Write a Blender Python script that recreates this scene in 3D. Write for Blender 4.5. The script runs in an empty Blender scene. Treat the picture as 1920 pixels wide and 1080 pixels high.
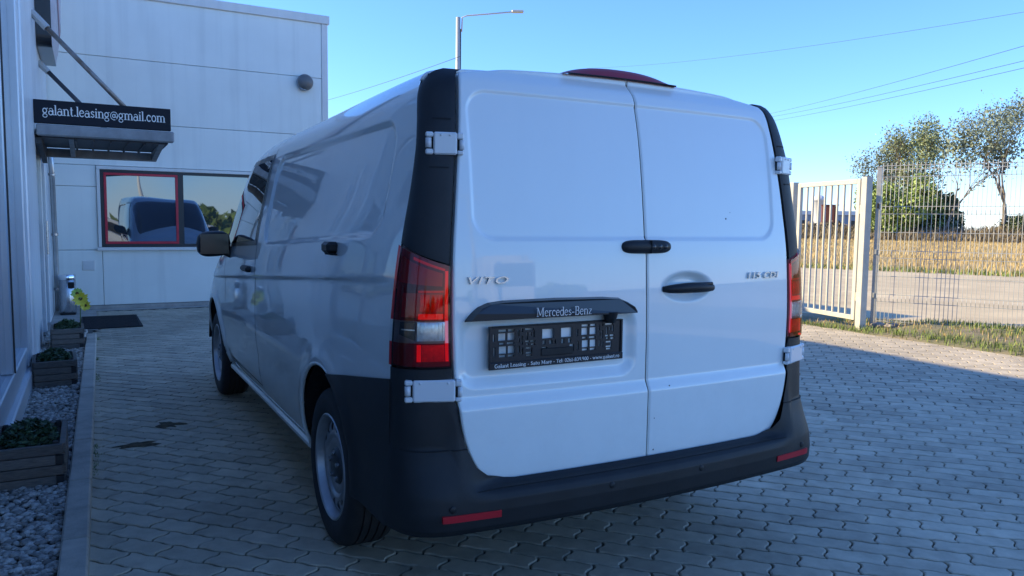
import bpy, bmesh, math, random
import numpy as np
from mathutils import Vector, Matrix

random.seed(7); RNG = np.random.default_rng(7)
SC = bpy.context.scene
COL = SC.collection
R = math.radians

# ------------------------------------------------------------------ camera
CAM_P = np.array([-1.7987, -2.1121, 1.3749]); YAW, PIT, ROLL, FPX = .5069, .0835, .0113, 1431.9
_fw = np.array([math.sin(YAW)*math.cos(PIT), math.cos(YAW)*math.cos(PIT), -math.sin(PIT)])
_r = np.array([math.cos(YAW), -math.sin(YAW), 0.]); _u = np.cross(_r, _fw)
_r2 = _r*math.cos(ROLL)+_u*math.sin(ROLL); _u2 = -_r*math.sin(ROLL)+_u*math.cos(ROLL)
cd = bpy.data.cameras.new('camera'); cam = bpy.data.objects.new('camera', cd); COL.objects.link(cam)
cd.sensor_width = 36; cd.lens = FPX/1920*36; cd.clip_start = .05; cd.clip_end = 3000
M = Matrix.Identity(4)
for i in range(3):
    M[i][0] = _r2[i]; M[i][1] = _u2[i]; M[i][2] = -_fw[i]; M[i][3] = CAM_P[i]
cam.matrix_world = M
SC.camera = cam
def proj(P):
    d = np.asarray(P, float)-CAM_P; z = d@_fw
    return 960+FPX*(d@_r2)/z, 540-FPX*(d@_u2)/z, z

# ------------------------------------------------------------------ sky and sun
SUN = Vector((-7.9, 5.75, 4.88)).normalized()
EL = math.asin(SUN.z); AZ = math.atan2(SUN.x, SUN.y)
W = bpy.data.worlds.new('World'); SC.world = W; W.use_nodes = True
nt = W.node_tree; nt.nodes.clear()
sky = nt.nodes.new('ShaderNodeTexSky'); sky.sky_type = 'NISHITA'; sky.sun_disc = False
sky.sun_elevation = EL; sky.sun_rotation = AZ
sky.air_density = 1.1; sky.dust_density = 0.; sky.ozone_density = 10.; sky.altitude = 100
bg = nt.nodes.new('ShaderNodeBackground'); bg.inputs[1].default_value = .15
wo = nt.nodes.new('ShaderNodeOutputWorld')
tn = nt.nodes.new('ShaderNodeMix'); tn.data_type = 'RGBA'; tn.blend_type = 'MULTIPLY'; tn.inputs[0].default_value = 1
tn.inputs[7].default_value = (.97, .925, 1, 1)      # camera white balance on the whole sky
nt.links.new(sky.outputs[0], tn.inputs[6]); nt.links.new(tn.outputs[2], bg.inputs[0]); nt.links.new(bg.outputs[0], wo.inputs[0])
sl = bpy.data.lights.new('sun', 'SUN'); sl.energy = 4.3; sl.angle = R(.53); sl.color = (1, .80, .46)
so = bpy.data.objects.new('sun', sl); COL.objects.link(so)
so.rotation_euler = SUN.to_track_quat('Z', 'Y').to_euler(); so.location = (-20, 15, 20)
SC.view_settings.view_transform = 'Standard'; SC.view_settings.look = 'None'
SC.view_settings.gamma = 1; SC.view_settings.exposure = 1.2; SC.view_settings.use_curve_mapping = False
SC.render.engine = 'CYCLES'
SC.cycles.use_denoising = True
SC.cycles.max_bounces = 8; SC.cycles.diffuse_bounces = 4; SC.cycles.glossy_bounces = 4
SC.cycles.transmission_bounces = 4; SC.cycles.transparent_max_bounces = 6
SC.cycles.caustics_reflective = False; SC.cycles.caustics_refractive = False
SC.cycles.sample_clamp_indirect = 6

# ------------------------------------------------------------------ materials
MAT = {}
def mat(name, col, rough=.5, metal=0., coat=0., var=0., scale=4., bump=0., bscale=60., rnd=0., col2=None, spec=.5,
        stretch=None, trans=0., objcol=False, coat_r=.03, streak=0., big=0., bigscale=.7, splash=0.):
    m = bpy.data.materials.new(name); m.use_nodes = True; n = m.node_tree; nd = n.nodes; b = nd['Principled BSDF']
    b.inputs['Base Color'].default_value = (*col, 1); b.inputs['Roughness'].default_value = rough
    b.inputs['Metallic'].default_value = metal; b.inputs['Coat Weight'].default_value = coat
    b.inputs['Coat Roughness'].default_value = coat_r; b.inputs['Specular IOR Level'].default_value = spec
    if trans: b.inputs['Transmission Weight'].default_value = trans
    tc = nd.new('ShaderNodeTexCoord'); src = None
    geo = nd.new('ShaderNodeNewGeometry')
    pos = geo.outputs['Position']
    if stretch:
        mp = nd.new('ShaderNodeMapping'); mp.inputs['Scale'].default_value = stretch
        n.links.new(pos, mp.inputs[0]); pos = mp.outputs[0]
    cur = None
    if var or col2:
        no = nd.new('ShaderNodeTexNoise'); no.inputs['Scale'].default_value = scale; no.inputs['Detail'].default_value = 6
        no.inputs['Roughness'].default_value = .6
        n.links.new(pos, no.inputs['Vector'])
        cr = nd.new('ShaderNodeValToRGB'); n.links.new(no.outputs['Fac'], cr.inputs[0])
        c2 = col2 or tuple(c*(1-var) for c in col); c1 = col if col2 else tuple(min(1, c*(1+var)) for c in col)
        cr.color_ramp.elements[0].position = .32; cr.color_ramp.elements[1].position = .68
        cr.color_ramp.elements[0].color = (*c2, 1); cr.color_ramp.elements[1].color = (*c1, 1)
        cur = cr.outputs[0]
    if streak:
        mp2 = nd.new('ShaderNodeMapping'); mp2.inputs['Scale'].default_value = (9, 9, .35); n.links.new(geo.outputs['Position'], mp2.inputs[0])
        n2 = nd.new('ShaderNodeTexNoise'); n2.inputs['Scale'].default_value = 1.; n2.inputs['Detail'].default_value = 4
        n.links.new(mp2.outputs[0], n2.inputs['Vector'])
        mr = nd.new('ShaderNodeMapRange'); mr.inputs[1].default_value = .48; mr.inputs[2].default_value = .75
        mr.inputs[3].default_value = 1; mr.inputs[4].default_value = 1-streak; n.links.new(n2.outputs['Fac'], mr.inputs[0])
        mx = nd.new('ShaderNodeMix'); mx.data_type = 'RGBA'; mx.blend_type = 'MULTIPLY'; mx.inputs[0].default_value = 1
        if cur: n.links.new(cur, mx.inputs[6])
        else: mx.inputs[6].default_value = (*col, 1)
        n.links.new(mr.outputs[0], mx.inputs[7]); cur = mx.outputs[2]
    def mul(fac_out):
        mx = nd.new('ShaderNodeMix'); mx.data_type = 'RGBA'; mx.blend_type = 'MULTIPLY'; mx.inputs[0].default_value = 1
        if cur: n.links.new(cur, mx.inputs[6])
        else: mx.inputs[6].default_value = (*col, 1)
        n.links.new(fac_out, mx.inputs[7]); return mx.outputs[2]
    if big:
        n3 = nd.new('ShaderNodeTexNoise'); n3.inputs['Scale'].default_value = bigscale; n3.inputs['Detail'].default_value = 5
        n3.inputs['Roughness'].default_value = .65; n.links.new(geo.outputs['Position'], n3.inputs['Vector'])
        mr = nd.new('ShaderNodeMapRange'); mr.inputs[1].default_value = .3; mr.inputs[2].default_value = .7
        mr.inputs[3].default_value = 1-big; mr.inputs[4].default_value = 1+big*.6; n.links.new(n3.outputs['Fac'], mr.inputs[0]); cur = mul(mr.outputs[0])
    if splash:
        # road film: speckled dirt thrown up from below, thinning out with height
        sx = nd.new('ShaderNodeSeparateXYZ'); n.links.new(geo.outputs['Position'], sx.inputs[0])
        h_ = nd.new('ShaderNodeMapRange'); h_.inputs[1].default_value = .35; h_.inputs[2].default_value = 1.0; h_.inputs[3].default_value = .22; h_.inputs[4].default_value = -.06
        n.links.new(sx.outputs[2], h_.inputs[0])
        n4 = nd.new('ShaderNodeTexNoise'); n4.inputs['Scale'].default_value = 7; n4.inputs['Detail'].default_value = 10; n4.inputs['Roughness'].default_value = .78
        n.links.new(geo.outputs['Position'], n4.inputs['Vector'])
        a4 = nd.new('ShaderNodeMath'); a4.operation = 'ADD'; n.links.new(n4.outputs['Fac'], a4.inputs[0]); n.links.new(h_.outputs[0], a4.inputs[1])
        mr = nd.new('ShaderNodeMapRange'); mr.inputs[1].default_value = .52; mr.inputs[2].default_value = .80; mr.inputs[3].default_value = 1; mr.inputs[4].default_value = 1-splash
        n.links.new(a4.outputs[0], mr.inputs[0]); cur = mul(mr.outputs[0])
        rr_ = nd.new('ShaderNodeMapRange'); rr_.inputs[1].default_value = .40; rr_.inputs[2].default_value = .85; rr_.inputs[3].default_value = coat_r; rr_.inputs[4].default_value = coat_r+.05
        n.links.new(a4.outputs[0], rr_.inputs[0]); n.links.new(rr_.outputs[0], b.inputs['Coat Roughness'])
    if rnd:
        at = nd.new('ShaderNodeAttribute'); at.attribute_name = 'rnd'
        oi = nd.new('ShaderNodeObjectInfo')
        ad = nd.new('ShaderNodeMath'); ad.operation = 'ADD'; n.links.new(at.outputs['Fac'], ad.inputs[0])
        if objcol: n.links.new(oi.outputs['Alpha'], ad.inputs[1])
        else: n.links.new(oi.outputs['Random'], ad.inputs[1])
        fr = nd.new('ShaderNodeMath'); fr.operation = 'FRACT'; n.links.new(ad.outputs[0], fr.inputs[0])
        mr = nd.new('ShaderNodeMapRange'); mr.inputs[3].default_value = 1-rnd; mr.inputs[4].default_value = 1+rnd
        n.links.new(fr.outputs[0], mr.inputs[0])
        mx = nd.new('ShaderNodeMix'); mx.data_type = 'RGBA'; mx.blend_type = 'MULTIPLY'; mx.inputs[0].default_value = 1
        if cur: n.links.new(cur, mx.inputs[6])
        else: mx.inputs[6].default_value = (*col, 1)
        n.links.new(mr.outputs[0], mx.inputs[7]); cur = mx.outputs[2]
    if cur: n.links.new(cur, b.inputs['Base Color'])
    if bump:
        no = nd.new('ShaderNodeTexNoise'); no.inputs['Scale'].default_value = bscale; no.inputs['Detail'].default_value = 4
        n.links.new(pos, no.inputs['Vector'])
        bp = nd.new('ShaderNodeBump'); bp.inputs['Strength'].default_value = bump; bp.inputs['Distance'].default_value = .01
        n.links.new(no.outputs['Fac'], bp.inputs['Height']); n.links.new(bp.outputs[0], b.inputs['Normal'])
    MAT[name] = m; return m

mat('white_paint', (.84, .88, .86), .34, coat=1., coat_r=.012, var=.012, scale=2, splash=.05, streak=.015)
mat('hinge_paint', (.74, .76, .77), .38, coat=.4)
mat('black_plastic', (.012, .013, .015), .5, spec=.38, bump=.12, bscale=900, var=.25, scale=9, big=.3, bigscale=3)
mat('gloss_black', (.012, .013, .016), .3, coat=.3)
mat('gap_black', (.006, .006, .007), .8)
mat('rubber', (.016, .016, .017), .75, bump=.2, bscale=300, var=.3, scale=20)
mat('steel_rim', (.38, .39, .41), .42, metal=.6, var=.12, scale=14)
mat('hub_cap', (.035, .037, .04), .45)
mat('chrome', (.75, .76, .77), .12, metal=1)
mat('lens_red', (.75, .30, .30), .3, metal=.3, var=.2, scale=60)
mat('lens_bright', (.95, .6, .6), .3)
mat('lens_dark', (.55, .45, .45), .35, metal=.2)
mat('lens_smoke', (.20, .14, .14), .4)
mat('lens_clear', (.80, .80, .78), .25, metal=.4, var=.2, scale=70)
mat('reflector_red', (.50, .008, .02), .35, coat=.2)
mat('brake_red', (.30, .012, .03), .45, coat=.15)
mat('car_glass', (.012, .016, .018), .03, spec=.8, coat=1, coat_r=.01)
mat('mirror_glass', (.05, .055, .06), .15, metal=.5)
mat('letter_silver', (.66, .68, .70), .35, metal=.3)
mat('letter_chrome', (.82, .82, .80), .25, metal=.55)
mat('letter_white', (.8, .8, .78), .5)
mat('door_ink', (.05, .05, .06), .5)
mat('wall_panel', (.83, .84, .78), .42, var=.05, scale=.8, streak=.10, bump=.02, bscale=3, rnd=.02)
mat('wall_trim', (.76, .74, .70), .4, var=.05, scale=2, streak=.08)
mat('wall_core', (.25, .26, .28), .7)
mat('column_panel', (.70, .73, .74), .4, var=.06, scale=1.2, streak=.12)
mat('alu_frame', (.66, .70, .73), .32, metal=.2, var=.05, scale=3)
mat('window_dark', (.022, .024, .028), .4)
mat('window_red', (.55, .02, .045), .4, var=.12, scale=9)
mat('window_glass', (.155, .19, .235), .012, metal=.85)
mat('facade_glass', (.52, .60, .68), .01, metal=.75, spec=.8)
mat('sign_black', (.010, .013, .022), .5, spec=.2)
mat('canopy_grey', (.27, .28, .29), .55, var=.22, scale=5, streak=.2)
mat('canopy_dark', (.05, .055, .065), .6, var=.2, scale=6)
mat('rod_steel', (.33, .33, .33), .5, metal=.5, col2=(.20, .13, .08), scale=6)
mat('pipe_zinc', (.52, .53, .53), .32, metal=.75, var=.1, scale=8)
mat('steel', (.42, .43, .45), .25, metal=.85, var=.06, scale=20)
mat('lamp_glass', (.14, .14, .14), .4)
mat('logo_face', (.50, .47, .50), .35, var=.1, scale=3)
mat('logo_red', (.30, .10, .12), .35)
mat('mat_rubber', (.014, .016, .020), .9, bump=.5, bscale=200)
mat('concrete_strip', (.36, .34, .31), .85, var=.2, scale=6, bump=.2, bscale=60)
mat('kerb_concrete', (.46, .41, .34), .85, var=.2, scale=7, bump=.25, bscale=90, rnd=.08)
mat('paver', (.47, .41, .31), .82, var=.16, scale=9, bump=.28, bscale=170, rnd=.13, objcol=True, big=.22, bigscale=.9)
mat('joint_sand', (.035, .032, .028), .95, var=.3, scale=20, bump=.5, bscale=90)
mat('pebble', (.40, .37, .33), .75, rnd=.55, var=.25, scale=40)
mat('pebble_bed', (.10, .095, .085), .95, var=.3, scale=30, bump=.6, bscale=60)
mat('planter_wood', (.155, .135, .115), .8, var=.35, scale=10, stretch=(2, 12, 25), bump=.3, bscale=40, rnd=.18)
mat('planter_end', (.035, .032, .03), .85, var=.3, scale=30)
mat('soil', (.05, .04, .03), .95, bump=.5, bscale=60)
mat('leaf_dark', (.045, .085, .035), .6, rnd=.45)
mat('stem_green', (.10, .16, .05), .6)
mat('petal_yellow', (.80, .66, .06), .5, rnd=.12)
mat('petal_lime', (.50, .66, .16), .5, rnd=.15)
mat('flower_core', (.12, .06, .02), .8)
mat('moss_dirt', (.085, .065, .035), .95, var=.5, scale=30, bump=.6, bscale=90)
mat('gate_paint', (.50, .49, .445), .5, var=.08, scale=7, streak=.12)
mat('fence_zinc', (.36, .37, .37), .45, metal=.35, var=.12, scale=14)
mat('fence_wire', (.44, .45, .44), .5, metal=.2)
mat('dry_earth', (.235, .19, .135), .95, var=.25, scale=3, bump=.5, bscale=25)
mat('verge_earth', (.26, .21, .15), .95, col2=(.11, .13, .05), scale=1.7, bump=.6, bscale=22)
mat('road_dust', (.52, .435, .29), .92, big=.2, bigscale=.35, var=.12, scale=1.2, bump=.3, bscale=30)
mat('field_dry', (.42, .30, .13), .95, col2=(.31, .245, .10), scale=.35, bump=.8, bscale=6)
mat('grass_green', (.14, .20, .045), .65, rnd=.4, objcol=True)
mat('grass_dry', (.45, .335, .145), .75, rnd=.35, objcol=True)
mat('brush', (.20, .16, .10), .85, rnd=.5, objcol=True)
mat('bark', (.17, .14, .115), .9, var=.3, scale=6, bump=.5, bscale=20)
mat('leaf_pale', (.17, .21, .145), .6, rnd=.28, objcol=True)
mat('leaf_olive', (.19, .235, .115), .6, rnd=.3, objcol=True)
mat('leaf_green', (.19, .26, .065), .6, rnd=.55, objcol=True)
mat('leaf_deep', (.08, .11, .045), .6, rnd=.5, objcol=True)
mat('far_white', (.62, .64, .66), .6)
mat('far_blue', (.22, .26, .33), .6)
mat('far_brown', (.12, .035, .025), .7)
mat('lot_asphalt', (.40, .37, .32), .9, var=.15, scale=1.5, bump=.3, bscale=40)
mat('car_red', (.35, .02, .03), .3, coat=1)
mat('car_grey', (.30, .31, .33), .3, coat=1)
mat('galva_pole', (.50, .50, .48), .5, metal=.3)
mat('cable', (.03, .03, .035), .7)
mat('stone_rough', (.30, .26, .22), .9, var=.3, scale=12, bump=.4, bscale=40)
mat('trailer_white', (.72, .71, .68), .5, var=.05, scale=1)

def film(name, col, gl=.04):
    # thin tinted plastic cover: lets light through, reflects by Fresnel
    m = bpy.data.materials.new(name); m.use_nodes = True; n = m.node_tree; n.nodes.clear()
    t = n.nodes.new('ShaderNodeBsdfTransparent'); t.inputs[0].default_value = (*col, 1)
    g = n.nodes.new('ShaderNodeBsdfGlossy'); g.inputs[0].default_value = (.9, .9, .9, 1); g.inputs[1].default_value = gl
    f = n.nodes.new('ShaderNodeFresnel'); f.inputs[0].default_value = 1.45
    mx = n.nodes.new('ShaderNodeMixShader'); o = n.nodes.new('ShaderNodeOutputMaterial')
    n.links.new(f.outputs[0], mx.inputs[0]); n.links.new(t.outputs[0], mx.inputs[1]); n.links.new(g.outputs[0], mx.inputs[2]); n.links.new(mx.outputs[0], o.inputs[0])
    MAT[name] = m
film('cover_red', (.95, .035, .05)); film('cover_clear', (.93, .95, .95))
for k_, e_ in (('lens_bright', .15), ('lens_red', .03)):     # weak red emission added to the tail lamp lenses
    b_ = MAT[k_].node_tree.nodes['Principled BSDF']; b_.inputs['Emission Color'].default_value = (1, .05, .06, 1); b_.inputs['Emission Strength'].default_value = e_

# ------------------------------------------------------------------ helpers
def tag(o, label=None, cat=None, group=None, kind=None):
    if label: o['label'] = label
    if cat: o['category'] = cat
    if group: o['group'] = group
    if kind: o['kind'] = kind
    return o
def empty(name, loc=(0, 0, 0), rz=0., label=None, cat=None, group=None, parent=None):
    o = bpy.data.objects.new(name, None); COL.objects.link(o); o.location = loc; o.rotation_euler = (0, 0, rz)
    o.empty_display_size = .1
    if parent: o.parent = parent
    return tag(o, label, cat, group)
def mesh_obj(name, verts, faces, m, parent=None, smooth=False, rnd=None):
    me = bpy.data.meshes.new(name)
    me.from_pydata([tuple(map(float, v)) for v in verts] if not isinstance(verts, np.ndarray) else verts.tolist(), [], faces)
    if m is not None: me.materials.append(MAT[m] if isinstance(m, str) else m)
    if smooth: me.polygons.foreach_set('use_smooth', [True]*len(me.polygons))
    if rnd is not None:
        a = me.attributes.new('rnd', 'FLOAT', 'FACE'); a.data.foreach_set('value', np.asarray(rnd, np.float32))
    me.update()
    o = bpy.data.objects.new(name, me); COL.objects.link(o)
    if parent: o.parent = parent
    return o
def dup(o, parent=None, loc=None, rz=None, deep=True):
    c = o.copy(); COL.objects.link(c); c.parent = parent
    if loc is not None: c.location = loc
    if rz is not None: c.rotation_euler = (0, 0, rz)
    if deep:
        for ch in list(o.children): dup(ch, c)
    return c

class MB:
    def __init__(s): s.v = []; s.f = []; s.r = []
    def add(s, vs, fs, r=0.):
        n = len(s.v); s.v += [tuple(map(float, v)) for v in vs]; s.f += [tuple(i+n for i in f) for f in fs]; s.r += [r]*len(fs); return s
    def box(s, x0, x1, y0, y1, z0, z1, b=0., r=0.):
        if x0 > x1: x0, x1 = x1, x0
        if y0 > y1: y0, y1 = y1, y0
        if z0 > z1: z0, z1 = z1, z0
        b = min(b, (x1-x0)*.45, (y1-y0)*.45, (z1-z0)*.45)
        if b <= 0:
            vs = [(x, y, z) for z in (z0, z1) for y in (y0, y1) for x in (x0, x1)]
            return s.add(vs, [(0, 2, 3, 1), (4, 5, 7, 6), (0, 1, 5, 4), (2, 6, 7, 3), (0, 4, 6, 2), (1, 3, 7, 5)], r)
        vs = []; idx = {}
        X = (x0, x1); Y = (y0, y1); Z = (z0, z1); sg = (1, -1)
        for i in (0, 1):
            for j in (0, 1):
                for k in (0, 1):
                    c = (X[i], Y[j], Z[k]); d = (sg[i]*b, sg[j]*b, sg[k]*b)
                    for a in range(3):
                        p = [c[q]+(0 if q == a else d[q]) for q in range(3)]
                        idx[(i, j, k, a)] = len(vs); vs.append(p)
        fs = []
        def q(l): fs.append(tuple(idx[t] for t in l))
        for i in (0, 1):
            o = [(i, 0, 0, 0), (i, 1, 0, 0), (i, 1, 1, 0), (i, 0, 1, 0)]; q(o if i else o[::-1])
            o = [(0, i, 0, 1), (1, i, 0, 1), (1, i, 1, 1), (0, i, 1, 1)]; q(o[::-1] if i else o)
            o = [(0, 0, i, 2), (1, 0, i, 2), (1, 1, i, 2), (0, 1, i, 2)]; q(o if i else o[::-1])
        for i in (0, 1):
            for j in (0, 1):
                o = [(i, j, 0, 0), (i, j, 1, 0), (i, j, 1, 1), (i, j, 0, 1)]; q(o if (i == j) is False else o[::-1])
                o = [(i, 0, j, 0), (i, 1, j, 0), (i, 1, j, 2), (i, 0, j, 2)]; q(o if (i == j) is False else o[::-1])
                o = [(0, i, j, 1), (1, i, j, 1), (1, i, j, 2), (0, i, j, 2)]; q(o if (i == j) is False else o[::-1])
                for k in (0, 1):
                    o = [(i, j, k, 0), (i, j, k, 1), (i, j, k, 2)]; q(o if (i+j+k) % 2 == 1 else o[::-1])
        return s.add(vs, fs, r)
    def tube(s, pts, rad, n=8, cap=True, r=0.):
        pts = [Vector(p) for p in pts]; rad = rad if isinstance(rad, (list, tuple)) else [rad]*len(pts)
        vs = []; ref = None
        for i, p in enumerate(pts):
            t = (pts[min(i+1, len(pts)-1)]-pts[max(i-1, 0)]).normalized()
            if ref is None: ref = Vector((0, 0, 1)) if abs(t.z) < .9 else Vector((1, 0, 0))
            a = (ref-t*ref.dot(t)).normalized(); ref = a; b = t.cross(a)
            for k in range(n):
                an = 2*math.pi*k/n; vs.append(p+(a*math.cos(an)+b*math.sin(an))*rad[i])
        fs = [(i*n+k, i*n+(k+1) % n, (i+1)*n+(k+1) % n, (i+1)*n+k) for i in range(len(pts)-1) for k in range(n)]
        if cap: fs += [tuple(range(n))[::-1], tuple(range((len(pts)-1)*n, len(pts)*n))]
        return s.add(vs, fs, r)
    def lathe(s, prof, c=(0, 0, 0), axis='z', n=32, r=0.):
        vs = []
        for (rr, h) in prof:
            for k in range(n):
                a = 2*math.pi*k/n; x, y = rr*math.cos(a), rr*math.sin(a)
                p = (x, y, h) if axis == 'z' else ((h, x, y) if axis == 'x' else (y, h, x))
                vs.append((p[0]+c[0], p[1]+c[1], p[2]+c[2]))
        fs = [(i*n+k, i*n+(k+1) % n, (i+1)*n+(k+1) % n, (i+1)*n+k) for i in range(len(prof)-1) for k in range(n)]
        return s.add(vs, fs, r)
    def prism(s, poly, d0, d1, axis='y', r=0.):
        # poly in the plane perpendicular to axis (y: (x,z); x: (y,z); z: (x,y))
        n = len(poly)
        f = {'y': lambda p, d: (p[0], d, p[1]), 'x': lambda p, d: (d, p[0], p[1]), 'z': lambda p, d: (p[0], p[1], d)}[axis]
        vs = [f(p, d0) for p in poly]+[f(p, d1) for p in poly]
        fs = [tuple(range(n)), tuple(range(n, 2*n))[::-1]]+[(i, i+n, (i+1) % n+n, (i+1) % n) for i in range(n)]
        return s.add(vs, fs, r)
    def build(s, name, m, parent=None, smooth=False, fix=True, rnd=False):
        o = mesh_obj(name, s.v, s.f, m, parent, smooth, s.r if rnd else None)
        if fix:
            b = bmesh.new(); b.from_mesh(o.data); bmesh.ops.recalc_face_normals(b, faces=b.faces); b.to_mesh(o.data); b.free()
        return o
def autosmooth(o, ang=35):
    # keep hard edges on mixed shapes
    me = o.data; b = bmesh.new(); b.from_mesh(me)
    for f in b.faces: f.smooth = True
    for e in b.edges:
        if len(e.link_faces) == 2 and e.calc_face_angle(0) > R(ang): e.smooth = False
    b.to_mesh(me); b.free(); return o

def pchip(xk, Y, xq):
    xk = np.asarray(xk, float); Y = np.asarray(Y, float); xq = np.asarray(xq, float)
    h = np.diff(xk); sh = (-1,)+(1,)*(Y.ndim-1); d = np.diff(Y, axis=0)/h.reshape(sh)
    m = np.zeros_like(Y)
    w1 = (2*h[1:]+h[:-1]).reshape(sh); w2 = (h[1:]+2*h[:-1]).reshape(sh)
    with np.errstate(divide='ignore', invalid='ignore'):
        hm = (w1+w2)/(w1/d[:-1]+w2/d[1:])
    m[1:-1] = np.where(d[:-1]*d[1:] > 0, hm, 0); m[0] = d[0]; m[-1] = d[-1]
    m = np.nan_to_num(m)
    i = np.clip(np.searchsorted(xk, xq)-1, 0, len(xk)-2); t = ((xq-xk[i])/h[i]); t = np.clip(t, 0, 1).reshape(sh); hh = h[i].reshape(sh)
    return (2*t**3-3*t**2+1)*Y[i]+(t**3-2*t**2+t)*hh*m[i]+(-2*t**3+3*t**2)*Y[i+1]+(t**3-t**2)*hh*m[i+1]
def sstep(a, b, x):
    t = np.clip((np.asarray(x, float)-a)/(b-a), 0, 1); return t*t*(3-2*t)
def grid_faces(n, m, mask=None, flip=False):
    i, j = np.meshgrid(np.arange(n-1), np.arange(m-1), indexing='ij')
    q = np.stack([i*m+j, i*m+j+1, (i+1)*m+j+1, (i+1)*m+j], -1).reshape(-1, 4)
    if flip: q = q[:, ::-1]
    if mask is not None: q = q[mask.reshape(-1)]
    return q
def np_mesh(name, V, Q, m, parent=None, smooth=True):
    used = np.zeros(len(V), bool); used[Q.reshape(-1)] = True
    mp = np.cumsum(used)-1; V = V[used]; Q = mp[Q]
    me = bpy.data.meshes.new(name); me.vertices.add(len(V)); me.vertices.foreach_set('co', np.ascontiguousarray(V, dtype=np.float32).ravel())
    k = Q.shape[1]
    me.loops.add(Q.size); me.loops.foreach_set('vertex_index', np.ascontiguousarray(Q, dtype=np.int32).ravel())
    me.polygons.add(len(Q)); me.polygons.foreach_set('loop_start', np.arange(0, Q.size, k, dtype=np.int32))
    me.polygons.foreach_set('loop_total', np.full(len(Q), k, np.int32))
    me.materials.append(MAT[m]); me.update(calc_edges=True); me.validate()
    if smooth: me.polygons.foreach_set('use_smooth', np.ones(len(me.polygons), bool))
    o = bpy.data.objects.new(name, me); COL.objects.link(o)
    if parent: o.parent = parent
    return o
def skirt_grid(name, P, depth_vec, m, parent=None, flip=False):
    """open grid P (n,m,3) with its rim pushed back by depth_vec (n,m,3): a shell with thickness"""
    n, k, _ = P.shape; V = P.reshape(-1, 3); Q = grid_faces(n, k, None, flip)
    ring = [(i, 0) for i in range(n)]+[(n-1, j) for j in range(1, k)]+[(i, k-1) for i in range(n-2, -1, -1)]+[(0, j) for j in range(k-2, 0, -1)]
    idx = np.array([i*k+j for i, j in ring]); back = (P+depth_vec)[tuple(np.array(ring).T)]
    b0 = len(V); L = len(ring); ring_v = P[tuple(np.array(ring).T)].copy()
    V = np.concatenate([V, ring_v, back]); a = np.arange(L); b = (a+1) % L
    q2 = np.stack([b0+a, b0+b, b0+L+b, b0+L+a], -1)
    if flip: q2 = q2[:, ::-1]
    return np_mesh(name, V, np.concatenate([Q, q2]), m, parent)

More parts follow.
